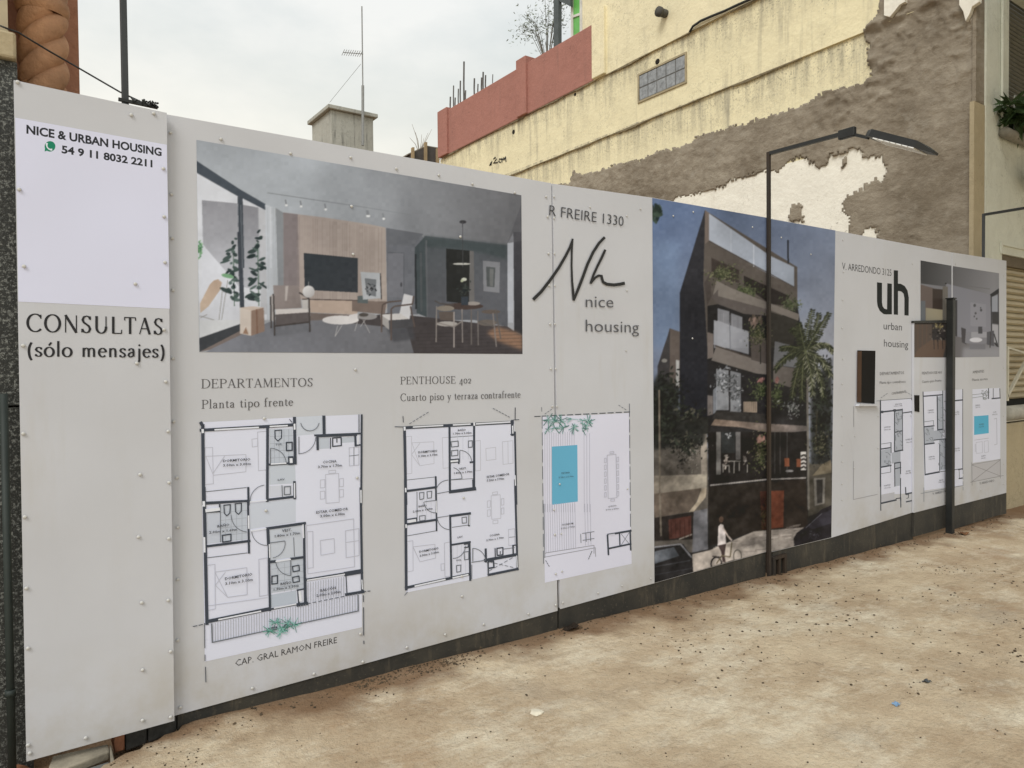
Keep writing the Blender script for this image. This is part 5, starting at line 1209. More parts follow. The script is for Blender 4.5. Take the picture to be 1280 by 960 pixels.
# ------------------------------------------------------------------ printed pictures
def px_(v): return v
L1, L2, L3, L4 = fr(240, 170, 5.818), fr(240, 290, 5.818), fr(440, 170, 5.818), fr(440, 290, 5.818)
def pt(f, x, y): return f(x, y)[0]
def living_room():
    p = Pic(244, 174, 655, 446, 3, (158, 161, 164))
    p.poly([(244, 174), (655, 243), (655, 330), (330, 300), (244, 260)], (168, 174, 178), grad=((380, 225), (645, 275), (110, 111, 113)))
    # outside through the glazing
    p.poly(L1(30,262, 335,438, 535,538)+L2(545,640, 50,640), (203, 206, 209))
    p.poly(L1(72,466, 330,490, 345,960)+L2(345,420, 80,95), (140, 141, 145), grad=(pt(L1, 120,500), pt(L2, 250,260), (178, 180, 184)))
    p.poly(L1(370,500, 484,520, 500,960)+L2(490,420, 370,400), (136, 137, 141), grad=(pt(L1, 420,540), pt(L2, 430,330), (172, 174, 178)))
    p.poly(L2(80,92, 250,290, 345,400, 345,640, 55,640), (204, 207, 211))
    p.leaves(*pt(L1, 58,830), 3.5, 14, 60, 2.0, [(110,150,112), (140,180,140), (80,120,90)], 3)
    p.poly(L1(480,520, 535,540)+L2(548,600, 500,600), (176, 178, 180), .8)
    p.poly(L1(30,178, 345,385, 535,495, 535,540, 372,455, 335,440, 30,266), (73, 80, 87))
    # chair outside
    p.poly(L2(58,520, 130,380, 160,352, 190,343, 218,368, 205,420, 120,540, 60,590), (194, 176, 156), grad=(pt(L2, 80,540), pt(L2, 200,360), (172, 152, 134)))
    for c in ((55,610, 195,650), (195,650, 225,400), (215,640, 260,350), (60,625, 110,600)): p.line(L2(*c), .8, (140, 138, 134))
    # tall plants
    for sx, top, bot in ((300, 60, 540), (478, 20, 540)):
        p.line(L2(sx,top+40, sx+8,bot), 1.2, (86, 108, 92)); q = random.Random(sx)
        for k in range(30):
            y = top+(bot-top-40)*k/29; s = q.choice((-1, 1)); ln = q.uniform(6, 17)*(.6+.5*k/29 if k < 14 else 1); an = q.uniform(-1.35, .8); y += q.uniform(-12, 12)
            c = pt(L2, sx+q.uniform(-22, 22), y); e = (c[0]+s*ln*math.cos(an), c[1]+ln*math.sin(an)*.8+2)
            m_ = ((c[0]+e[0])/2, (c[1]+e[1])/2); w = q.uniform(1.3, 2.7); col = q.choice(((52,64,62), (66,80,76), (44,54,54), (84,100,94)))
            p.ell(m_, math.hypot(e[0]-c[0], e[1]-c[1])/2, w, col, .95, math.atan2(e[1]-c[1], e[0]-c[0]))
    p.ell(pt(L2, 260,320), 8, 2.6, (118, 158, 122), 1, .2)
    p.line(L1(350,440, 362,960), 6.4, (70, 76, 82)); p.line(L2(345,0, 365,552), 5.6, (66, 71, 77)); p.line(L1(356,500, 366,960), 1, (110, 115, 120))
    # curtain and recess
    p.poly(L1(532,498, 612,522)+L2(632,390, 625,640, 548,640), (186, 191, 195), grad=(pt(L1, 540,600), pt(L1, 625,600), (170, 175, 178)))
    p.poly(L1(608,522, 668,560)+L2(672,600, 632,600), (132, 136, 138)); p.line(L1(570,515, 575,960), 1.4, (202, 206, 208), .7)
    for x in (548, 590, 604): p.line(L1(x,520, x+6,960)+L2(x+8,420), .9, (160, 165, 168), .6)
    # timber wall
    p.poly(L1(664,556, 960,592, 1280,640)+L3(245,666)+L4(255,560, 0,500)+L2(860,500, 668,470), (160, 150, 143), grad=((355, 300), (480, 300), (166, 156, 147)))
    p.poly(L1(664,556, 770,570)+L2(780,400, 668,470), (122, 115, 115), .9, soft=.6)
    q = random.Random(5); x = 372.
    while x < 482: p.line([(x, 268+(x-355)*.14), (x, 378)], .7, q.choice(((134,122,115), (166,154,146), (140,128,121), (174,162,152))), .55); x += q.uniform(1.2, 2.6)
    p.poly(L2(855,497, 1205,500, 1205,602, 862,585), (176, 160, 146)); p.poly(L4(0,500, 250,505, 240,600, 0,575), (120, 108, 100)); p.line(L2(800,488, 1205,498), 1.2, (82, 74, 70)); p.poly(L2(862,588, 1205,604, 1205,640, 862,660), (112, 103, 98))
    p.poly(L2(812,152, 1206,190, 1206,440, 820,421), (54, 59, 63), grad=(pt(L2, 812,152), pt(L2, 1206,440), (62, 66, 70)))
    p.poly(L2(1205,465, 1280,462, 1280,520, 1205,515), (92, 100, 100))
    p.poly(L4(62,290, 205,298, 212,482, 80,492), (172, 176, 178)); p.poly(L4(92,335, 176,345, 174,470, 106,455), (112, 116, 118)); p.leaves(*pt(L4, 138,410), 6, 9, 40, 1.4, [(60,62,64), (150,152,154), (40,42,44)], 8); p.line(L4(206,300, 214,490), 1.2, (60, 58, 56))
    # room on the right
    p.poly(L3(248,668, 500,720, 520,740)+L4(480,600, 256,600), (110, 113, 118)); p.poly(L3(248,668, 520,712, 450,800, 258,792), (106, 109, 113)); p.poly(L4(262,150, 378,152, 376,480, 262,470), (118, 120, 125)); p.line(L4(262,150, 378,152, 376,480), .9, (92, 95, 99)); p.ell(pt(L4, 358,383), 1.2, 3, (75, 77, 80))
    p.poly(L4(455,115, 530,32, 545,620, 470,590), (74, 82, 84)); p.line(L4(462,160, 466,560), 2.4, (52, 56, 58)); p.line(L4(500,150, 505,580), 2.5, (90, 94, 96), .7)
    p.poly(L4(528,28, 1130,95, 1132,690, 890,640, 545,640), (86, 91, 94), grad=(pt(L4, 600,60), pt(L4, 700,500), (92, 94, 98))); p.poly(L4(528,28, 1128,95, 1128,200, 885,140, 680,118, 528,110), (70, 79, 80), .8, soft=2)
    p.poly(L4(684,120, 858,136, 850,525, 688,505), (47, 48, 47), soft=.3); p.poly(L4(856,136, 886,140, 890,520, 852,520), (108, 107, 105)); p.line(L4(540,60, 548,620), 1.8, (104, 107, 109), .8)
    p.poly(L4(952,208, 1076,220, 1072,442, 956,430), (128, 130, 133)); p.poly(L4(975,252, 1042,258, 1036,402, 980,396), (84, 88, 88)); p.poly(L4(1000,265, 1030,270, 1026,395, 1002,392), (118, 120, 118), .7)
    p.poly(L4(1130,85, 1176,0, 1172,660, 1134,660), (176, 180, 185)); p.poly(L4(1174,0, 1262,0, 1262,760, 1180,722), (74, 74, 78), grad=(pt(L4, 1190,100), pt(L4, 1190,600), (58, 58, 60))); p.poly(L3(1130,780, 1250,760)+L3(1250,440), (92, 92, 95), .6)
    # floor
    p.poly(L4(255,590, 545,620, 1132,688, 1182,722, 1262,765, 1262,900, 0,900, 0,640), (72, 68, 68)); p.poly(L4(1060,690, 1182,724, 1240,752, 1240,860, 1050,790, 980,730), (146, 116, 94), .9, soft=2)
    for k in range(9): y = 690+k*26; p.line(L4(450+k*9,y+50, 1240,y+30), .7, (56, 52, 52), .5)
    p.poly(L2(50,640, 350,640, 350,672, 52,775), (206, 209, 209)); p.poly(L2(52,772, 352,668, 352,722, 55,872), (68, 71, 74)); p.poly(L2(55,872, 352,718, 560,660, 600,690, 200,840), (122, 112, 106))
    p.poly(L2(60,900, 140,850, 370,740, 560,655, 950,640)+L4(250,690, 400,700, 455,900), (128, 131, 137), grad=((270, 430), (500, 410), (106, 107, 110)))
    p.poly(L2(560,655, 840,640, 870,720, 600,760), (104, 106, 110), .7, soft=1.5)
    # planter box
    p.poly(L2(350,550, 432,572, 430,755, 350,738), (206, 196, 184)); p.poly(L2(430,572, 522,550, 528,722, 430,755), (142, 122, 108)); p.poly(L2(350,550, 440,540, 522,550, 432,572), (196, 182, 168)); p.poly(L2(370,738, 392,690, 412,745), (150, 124, 104)); p.line(L2(470,560, 475,740), 1.6, (118, 90, 76), .8)
    # left armchair
    p.poly(L2(590,388, 776,388, 798,552, 602,562), (142, 134, 130), grad=(pt(L2, 600,400), pt(L2, 790,540), (126, 118, 114))); p.poly(L2(680,392, 700,392, 690,500, 676,500), (186, 180, 174), .8, soft=.5); p.poly(L2(570,460, 600,450, 600,640, 575,650), (176, 172, 168))
    p.poly(L2(608,562, 842,556, 852,592, 608,602), (198, 194, 189)); p.poly(L2(605,600, 846,584, 852,652, 610,682), (94, 89, 88)); p.poly(L2(798,495, 850,490, 850,560, 805,560), (180, 178, 174))
    for c in ((592,450, 602,755), (850,480, 858,728), (600,685, 855,655), (780,440, 850,482), (572,470, 576,700)): p.line(L2(*c), 2, (72, 68, 66))
    p.ell(pt(L2, 848,434), 7.6, 7.6, (206, 206, 204), grad=(pt(L2, 820,400), pt(L2, 880,475), (168, 166, 164))); p.line(L2(848,360, 848,392), .7, (150, 150, 148))
    # coffee tables
    p.ell(pt(L4, 110,615), 12.5, 4, (142, 140, 138)); p.ell(pt(L4, 85,602), 6, 2.4, (82, 78, 74)); p.ell(pt(L2, 1080,640), 23, 5.6, (208, 206, 203)); p.poly(L2(1140,605, 1205,590, 1205,632, 1150,628), (202, 200, 198))
    for c in ((1060,680, 1040,760), (1040,760, 1090,680)): p.line(L2(*c), .8, (172, 170, 168))
    for c in ((80,640, 130,735), (60,690, 95,640), (20,720, 40,650)): p.line(L4(*c), .9, (160, 158, 156))
    # right armchair
    p.poly(L4(250,700, 440,690, 460,780, 300,800), (74, 75, 78), .8, soft=1.5)
    p.poly(L4(378,448, 445,466, 418,640, 345,595), (204, 205, 205)); p.poly(L4(205,600, 350,592, 415,632, 270,645), (196, 194, 190)); p.poly(L4(204,602, 270,642, 270,712, 212,662), (156, 154, 150)); p.poly(L4(268,642, 444,632, 444,690, 270,708), (78, 78, 80))
    for c in ((215,600, 222,530, 260,510, 360,500), (285,790, 285,560, 310,540, 440,525), (215,730, 215,600), (455,690, 425,540), (440,525, 448,466)): p.line(L4(*c), 1.9, (92, 82, 77))
    # dining corner
    p.ell(pt(L4, 810,540), 25, 4.2, (74, 64, 60)); p.ell(pt(L4, 880,520), 9, 2.4, (146, 140, 134))
    p.ell(pt(L4, 680,555), 11, 3.6, (134, 127, 116)); p.poly(L4(630,580, 742,580, 738,645, 640,640), (96, 88, 82)); p.ell(pt(L4, 692,668), 13, 3.2, (168, 164, 158)); p.ell(pt(L4, 985,660), 12, 4, (104, 98, 92)); p.ell(pt(L4, 1010,580), 12, 2.6, (96, 88, 82))
    for c, cc in (((615,540, 612,800), 140), ((742,580, 742,840), 158), ((800,560, 804,805), 134), ((868,560, 868,820), 104), ((915,575, 918,825), 112), ((1025,590, 1050,835), 128), ((1045,560, 1082,780), 96), ((620,660, 740,690, 800,650), 138), ((918,650, 1035,690), 96), ((600,500, 640,520, 740,530), 84)): p.line(L4(*c), 1.5, (cc, int(cc*.96), int(cc*.92)))
    p.poly(L4(795,470, 846,470, 846,532, 796,532), (58, 64, 70)); p.leaves(*pt(L4, 822,420), 6.5, 10, 40, 2, [(40,44,44), (54,60,58), (66,70,66)], 2); p.ell(pt(L4, 815,345), 3.4, 2.2, (196, 200, 184)); p.ell(pt(L4, 800,355), 2, 1.6, (170, 176, 150))
    # ceiling fittings
    p.line(L1(548,413, 1280,522)+L3(420,572), 1.1, (134, 138, 140))
    for f, x, y in ((L1,682,462), (L1,790,470), (L1,968,492), (L1,1272,540), (L3,118,540), (L3,226,560)): p.line(f(x-3,y, x+4,y+34), 1.8, (128, 132, 134)); p.ell(pt(f, x+4,y+42), 1.7, 1.5, (214, 216, 214))
    p.ell(pt(L3, 806,625), 4.4, 2.2, (62, 62, 64)); p.line(L3(804,625, 806,955), .8, (74, 74, 76)); p.ell(pt(L4, 797,232), 11, 1.3, (188, 188, 180)); p.line(L4(804,60, 808,235), .7, (70, 70, 70))
    p.mottle(.05, 50, 4); p.grain(1.6, 14, 5); p.soften(1)
    p.lay('living_room_picture', pB, [(245.5, 175), (651.5, 244), (653, 442.5), (249, 440)], 430, 270)
living_room()

T1, T2, T3 = fr(800, 240, 4.923), fr(800, 400, 4.923), fr(800, 540, 4.923)
def tall_building():
    p = Pic(812, 244, 1046, 732, 3, (44, 43, 42))
    p.poly([(812, 244), (1046, 244), (1046, 600), (812, 600)], (92, 108, 135), grad=((840, 262), (1000, 470), (138, 143, 153))); p.poly(T1(70,300, 245,300, 245,960, 70,960), (112, 130, 155), .7, soft=5); p.poly([(1000, 400), (1046, 400), (1046, 520), (1000, 520)], (158, 160, 166), .6, soft=6)
    p.leaves(*pt(T1, 105,130), 5, 12, 26, 5, [(44,52,46), (58,70,60), (36,44,40)], 3)
    # neighbour building left
    p.poly(T1(182,838, 245,860, 245,960, 150,960), (92, 84, 80)); p.poly(T2(185,52, 245,75, 245,420, 180,410), (94, 86, 80)); p.poly(T2(185,52, 182,410, 110,400, 108,285, 145,170), (62, 60, 60)); p.poly(T2(222,245, 242,250, 242,410, 222,405), (168, 168, 164)); p.ell(pt(T2, 150,250), 3.5, 2.4, (130,128,122))
    p.poly(T1(392,560, 440,400, 960,640)+T2(1030,300, 1030,700)+T3(1030,300, 420,340)+T2(415,600), (40, 39, 39))
    # the tower
    p.poly(T1(400,110, 392,560, 415,960)+T2(415,610, 245,600)+T1(245,620), (50, 50, 53), grad=(pt(T1, 320,300), pt(T2, 330,560), (36, 37, 42)))
    p.poly(T1(400,110, 425,128, 968,462, 968,700, 560,960, 415,960, 390,560), (88, 82, 76)); p.poly(T1(400,110, 425,128, 425,300, 400,320), (112, 102, 94))
    p.poly(T1(425,132, 800,392, 948,462, 948,582, 800,510, 425,296), (168, 175, 184), grad=(pt(T1, 440,200), pt(T1, 940,520), (148, 156, 166))); p.line(T1(560,230, 560,375), .8, (190,195,200)); p.line(T1(700,325, 700,460), .8, (190,195,200)); p.line(T1(425,300, 948,584), .9, (64, 58, 54)); p.line(T1(910,295, 912,440), 2, (44, 46, 50))
    p.poly(T1(440,405, 610,480, 610,560, 440,520), (62, 56, 52)); p.poly(T1(638,514, 920,640, 900,700, 800,690, 640,575), (46, 42, 40)); p.poly(T1(395,560, 430,500, 440,640, 415,700), (74, 68, 64))
    p.leaves(*pt(T1, 515,505), 17, 11, 416, 1.4, [(70,75,54), (92,96,70), (52,56,42), (112,112,86)], 4); p.leaves(*pt(T1, 660,605), 18, 10, 338, 1.3, [(70,78,54), (52,58,42), (92,98,70)], 5); p.leaves(*pt(T1, 930,690), 12, 10, 234, 1.3, [(70,78,56), (50,56,42), (92,98,72)], 6)
    p.poly(T1(470,545, 560,590, 760,670, 980,752, 975,792, 780,720, 450,632), (126, 120, 112), grad=(pt(T1, 470,580), pt(T1, 960,770), (112, 106, 99))); p.poly(T1(440,645, 480,600, 480,640, 780,722, 780,760, 650,750, 480,690), (92, 86, 82))
    p.poly(T1(780,730, 970,790, 940,960, 790,960), (52, 50, 46)); p.poly(T1(415,700, 480,690, 640,750, 780,760, 780,960, 415,960), (40, 39, 39))
    # curtained glass and rail, upper floor
    p.poly(T1(478,715, 550,735, 552,960, 478,960), (128, 129, 132)); p.poly(T1(560,745, 630,770, 630,960, 560,960), (122, 123, 126)); q = random.Random(2)
    for k in range(16): x = q.uniform(480, 628); p.line(T1(x,735+(x-478)*.25, x,960), .8, q.choice(((150,151,153), (104,105,108))), .5)
    p.poly(T1(455,800, 480,790, 670,868, 670,960, 455,960)+[], (176, 178, 182), .55); p.poly(T2(455,0, 670,70, 670,212, 470,155, 452,150), (156, 158, 162), .92, grad=(pt(T2, 470,20), pt(T2, 660,190), (132, 134, 138))); p.line(T2(552,20, 556,190), 1, (110, 112, 115)); p.poly(T2(415,75, 452,85, 452,230, 415,240), (112, 104, 98))
    p.poly(T2(830,130, 940,160, 1000,300, 820,275), (108, 109, 110), .9)
    p.poly(T2(470,155, 780,258, 780,335, 720,330, 440,248), (112, 106, 100)); p.line(T2(462,158, 780,262), 1.6, (62, 56, 52)); p.poly(T2(680,100, 780,110, 780,270, 685,245), (78, 72, 68)); p.line(T2(740,110, 742,270), 1.4, (44, 42, 40))
    p.leaves(*pt(T1, 725,870), 12, 18, 494, 1.1, [(64,68,50), (88,90,66), (46,50,36), (104,100,78)], 7); p.leaves(*pt(T1, 712,790), 7, 9, 30, 2.6, [(112,98,90), (128,110,100), (90,80,70)], 8, -1.4)
    p.poly(T2(415,250, 470,260, 470,300, 630,330, 780,345, 780,600, 415,600), (40, 39, 40)); p.poly(T2(820,275, 1020,310, 1000,400, 940,420, 820,380), (104, 98, 92), grad=(pt(T2, 830,300), pt(T2, 960,400), (82, 77, 72)))
    # reflections, middle floor
    p.poly(T2(470,300, 545,310, 546,555, 470,555), (126, 128, 130)); p.poly(T2(556,312, 620,328, 620,570, 556,562), (118, 120, 122)); p.leaves(*pt(T2, 520,380), 12, 15, 240, 1.7, [(58,60,60), (84,86,86), (104,106,108), (160,162,164)], 9); p.leaves(*pt(T2, 590,440), 8, 18, 170, 1.5, [(64,66,66), (90,92,94), (150,152,154)], 10)
    p.poly(T2(450,430, 472,410, 472,560, 450,580), (160, 166, 172), .6); p.poly(T2(415,462, 448,468, 448,580, 415,590), (104, 98, 94)); p.poly(T2(636,502, 720,502, 720,570, 636,566), (146, 132, 116)); 
    for k in range(6): p.line(T2(645+k*13,505, 645+k*13,565), .8, (110, 98, 86))
    p.leaves(*pt(T2, 745,430), 13, 14, 234, 1.3, [(62,70,48), (92,98,70), (42,48,34)], 11); p.leaves(*pt(T2, 845,465), 8, 16, 234, 1.3, [(64,72,48), (92,98,70), (44,50,34)], 12)
    for cx in (750, 842): p.leaves(*pt(T2, cx,372), 4, 4, 12, 2.2, [(132,96,90), (146,112,104), (110,80,76)], cx, -1.4)
    p.poly(T2(470,556, 780,580, 780,640, 440,610), (52, 50, 48)); p.poly(T2(460,610, 780,638, 1030,652, 1030,682, 830,700, 620,660, 436,648), (128, 112, 98), grad=(pt(T2, 470,630), pt(T2, 1000,665), (98, 92, 88)))
    p.leaves(*pt(T2, 940,540), 13, 14, 190, 1.3, [(110,112,110), (40,42,40), (60,64,58), (150,150,146)], 13)
    # lower floor
    p.poly(T3(415,0, 1030,0, 1030,295, 430,320), (36, 34, 33)); p.poly(T3(470,0, 498,0, 498,262, 470,262), (112, 110, 106)); p.poly(T3(588,0, 618,0, 618,170, 590,170), (104, 102, 100)); p.poly(T3(500,0, 586,0, 586,130, 500,130), (48, 50, 50)); p.leaves(*pt(T3, 540,20), 7, 5, 25, 1.8, [(150,152,152), (30,30,30)], 14)
    p.leaves(*pt(T3, 530,165), 3, 9, 20, 1.8, [(168,160,150), (120,112,104)], 15); p.leaves(*pt(T3, 648,175), 3.5, 9, 22, 1.8, [(156,150,142), (104,98,92)], 16)
    for c in ((545,180, 620,180), (580,180, 578,255), (510,200, 512,250), (512,210, 548,206, 550,250), (612,185, 612,240), (660,200, 660,250)): p.line(T3(*c), 1, (150, 146, 138))
    p.leaves(*pt(T3, 740,120), 10, 26, 364, 1.3, [(60,66,44), (86,88,62), (38,42,28), (104,98,80)], 17); p.leaves(*pt(T3, 745,45), 6, 4, 14, 2.4, [(126,96,86), (140,112,100)], 18, -1.3)
    for x in (830, 862, 905): p.line(T3(x,0, x,260), 1, (70, 68, 66))
    p.poly(T3(888,160, 918,160, 920,212, 890,212), (122, 76, 56)); p.poly(T3(962,165, 990,165, 990,215, 964,215), (122, 76, 56)); p.ell(pt(T3, 920,240), 5, 1.4, (130,128,126)); p.poly(T3(988,122, 1022,122, 1022,235, 990,235), (196, 192, 184))
    for k in range(4): p.line(T3(990,150+k*24, 1010,140+k*24, 1022,152+k*24), 2.2, (52, 48, 46))
    # base
    p.poly(T3(415,335, 1020,288, 1035,590, 700,612, 430,700), (40, 37, 34), grad=(pt(T3, 450,400), pt(T3, 1000,400), (48, 42, 38))); p.line(T3(432,328, 780,292, 1022,282), 1.5, (158, 153, 147)); p.poly(T3(740,365, 886,360, 882,586, 748,602), (100, 58, 44)); p.poly(T3(742,365, 800,362, 800,600, 748,602), (62, 42, 36)); p.leaves(*pt(T3, 760,520), 5, 20, 156, 1.1, [(48,46,32), (66,58,42), (30,28,22)], 19)
    # old building left
    p.poly(T3(75,0, 412,0, 420,335, 412,720, 320,742, 75,700), (92, 87, 80)); p.leaves(*pt(T3, 300,90), 20, 26, 676, 1.1, [(140,136,126), (60,58,54), (100,94,84), (44,44,42)], 20); p.poly(T3(372,0, 412,0, 412,330, 378,300), (144, 136, 124))
    p.poly(T3(75,270, 410,260, 410,350, 75,382), (124, 116, 104), grad=(pt(T3, 80,300), pt(T3, 400,300), (164, 156, 140))); p.poly(T3(80,382, 378,345, 345,430, 300,490, 80,530), (98, 88, 78)); p.poly(T3(380,345, 410,345, 405,400, 330,490, 300,492, 350,430), (164, 152, 132)); p.poly(T3(80,530, 330,490, 330,660, 80,672), (46, 42, 40)); p.poly(T3(175,540, 315,515, 315,640, 180,660), (82, 54, 48)); p.poly(T3(330,490, 415,470, 418,722, 322,742), (104, 104, 106)); p.line(T3(240,660, 320,630), 1.6, (160, 152, 140))
    for k in range(5): p.line(T3(190+k*28,540, 192+k*28,650), .9, (60, 40, 36))
    # trees
    p.poly(T2(70,560, 245,590, 418,596, 418,700, 70,700), (46, 46, 43))
    p.poly(T2(70,400, 110,330, 240,420, 245,640, 400,640, 400,760, 70,800), (40, 41, 39), .93, soft=2); p.poly(T2(1050,440, 1120,300, 1182,230, 1182,960, 1045,960), (42, 43, 41), .9, soft=2)
    for (cx, cy, rx, ry, n, s_) in ((T2(130,520)[0]+(17, 30, 330, 21)), (T2(200,470)[0]+(16, 24, 200, 22)), (T2(300,580)[0]+(18, 12, 120, 23)), (T2(150,640)[0]+(16, 26, 230, 24)), (T2(280,760)[0]+(22, 16, 190, 25)), (T2(1120,470)[0]+(14, 36, 300, 26)), (T2(1110,650)[0]+(13, 26, 200, 27)), (T2(1160,300)[0]+(6, 14, 60, 28))):
        p.leaves(cx, cy, rx, ry, n, 2.3, [(30,32,30), (40,43,38), (50,54,46), (24,25,24), (76,74,64) if s_ in (23, 25) else (36,38,34)], s_)
    p.line(T2(118,430, 122,960)+T3(120,340, 130,640), 2.2, (112, 104, 92)); p.line(T2(1090,560, 1080,800), 1.6, (60, 56, 48))
    p.poly(T3(1035,200, 1182,190, 1182,470, 1035,520), (74, 70, 62)); p.poly(T3(1070,285, 1140,280, 1135,440, 1075,455), (120, 116, 108)); p.poly(T3(1085,295, 1125,292, 1122,435, 1090,440), (56, 54, 52)); p.poly(T3(1120,200, 1175,170, 1180,250, 1060,270), (122, 112, 92), .8)
    p.leaves(*pt(T3, 1110,90), 14, 18, 442, 1.2, [(40,42,36), (58,60,48), (28,29,26), (96,92,74)], 30)
    # palm
    p.line(T2(1035,200, 1030,480)+T3(1035,200, 1038,480), 2.6, (108, 104, 96)); q = random.Random(9); c0 = pt(T2, 1018,195)
    for (ex, ey, cxo, cyo) in ((835,300, 920,180), (870,170, 940,150), (935,60, 960,20), (1060,-60, 1020,60), (1100,-40, 1090,60), (1160,-40, 1110,40), (1185,190, 1130,100), (1130,480, 1110,300), (935,480, 960,300), (1000,490, 990,330), (1170,340, 1130,220), (980,20, 990,80), (1060,460, 1060,320)):
        e, m_ = pt(T2, ex, ey), pt(T2, cxo, cyo); prev = c0
        for k in range(1, 21):
            t = k/20; cur = (c0[0]*(1-t)**2+2*m_[0]*t*(1-t)+e[0]*t*t, c0[1]*(1-t)**2+2*m_[1]*t*(1-t)+e[1]*t*t)
            p.line([prev, cur], 1.1, (96, 100, 72))
            for s in (-1, 1):
                for _ in range(4):
                    a = math.atan2(cur[1]-prev[1], cur[0]-prev[0])+s*q.uniform(.5, 1.1); ln = 9.5*(1-.5*t)*q.uniform(.6, 1.1)
                    p.line([cur, (cur[0]+ln*math.cos(a), cur[1]+ln*math.sin(a)*.8+ln*.35)], 1.0, q.choice(((46,50,38), (66,68,52), (34,37,29), (134,134,114) if ey > 0 and ex > 1050 else (60,63,46))))
            prev = cur
    # street
    p.poly(T3(428,728, 700,612, 1022,586, 960,705, 780,742, 560,792, 322,866, 322,752), (176, 166, 153), grad=(pt(T3, 450,740), pt(T3, 950,620), (150, 142, 132)))
    for k in range(30):
        x = q.uniform(440, 960); y = 735-(x-430)*.25+q.uniform(-30, 60); p.line(T3(x,y, x+q.uniform(25, 80),y-q.uniform(2, 12)), 1.2, q.choice(((120,112,104), (212,202,190), (100,94,88), (196,186,172))), .6)
    p.poly(T3(560,700, 780,625, 790,660, 640,710), (96, 90, 84), .5, soft=2)
    p.poly(T3(80,710, 240,688, 268,690, 322,775, 328,862, 80,925), (44, 43, 43)); p.poly(T3(90,735, 208,708, 242,762, 88,812), (108, 112, 116), grad=(pt(T3, 100,740), pt(T3, 220,780), (82, 86, 90))); p.line(T3(80,710, 250,690, 318,772), 1.5, (150, 150, 152)); p.line(T3(85,830, 310,790), 1, (78, 78, 80)); p.line(T3(85,880, 320,838), .8, (66, 66, 68))
    p.poly(T3(945,655, 965,620, 1015,585, 1060,530, 1115,478, 1182,448, 1182,670, 950,712), (40, 38, 41)); p.poly(T3(1030,580, 1080,530, 1120,500, 1182,475, 1182,560, 1060,600), (54, 52, 58)); p.leaves(*pt(T3, 1070,635), 12, 7, 40, 1.0, [(78,76,82), (60,58,64), (96,94,98)], 31); p.line(T3(1020,590, 1120,500), .8, (110,108,112))
    # cyclist
    p.poly(T3(482,580, 496,566, 512,572, 525,620, 530,690, 478,700), (200, 191, 184)); p.ell(pt(T3, 500,538), 2.8, 3.8, (84, 68, 58)); p.line(T3(510,588, 540,640, 566,668), 1.7, (190, 176, 164)); p.poly(T3(480,698, 530,688, 520,760, 528,800, 508,800, 500,740), (62, 52, 50))
    p.ring(pt(T3, 470,812), 6.6, 8.4, 1.7, (34, 32, 32)); p.ring(pt(T3, 600,765), 5, 8, 1.4, (92, 88, 80)); p.line(T3(470,810, 505,760, 555,770, 565,680), 1.5, (96, 88, 70)); p.line(T3(445,765, 500,770), 1.4, (60, 56, 54)); p.line(T3(552,675, 575,668), 1, (80, 76, 72))
    p.mottle(.20, 9, 3, 470, 800, 60); p.mottle(.07, 40, 6); p.grain(2, 12, 15); p.soften(1)
    k = .89
    p.lay('tall_building_picture', pC, [(815.2, 247.6), (961, 272.6), (957.5, 689.5), (818, 728.5)], 150, 460, k=k)
    p.lay('tall_building_picture', pD, [(962.8, 273.8), (1044, 288), (1039, 671.6), (962.8, 690)], 90, 400, k=k)
tall_building()

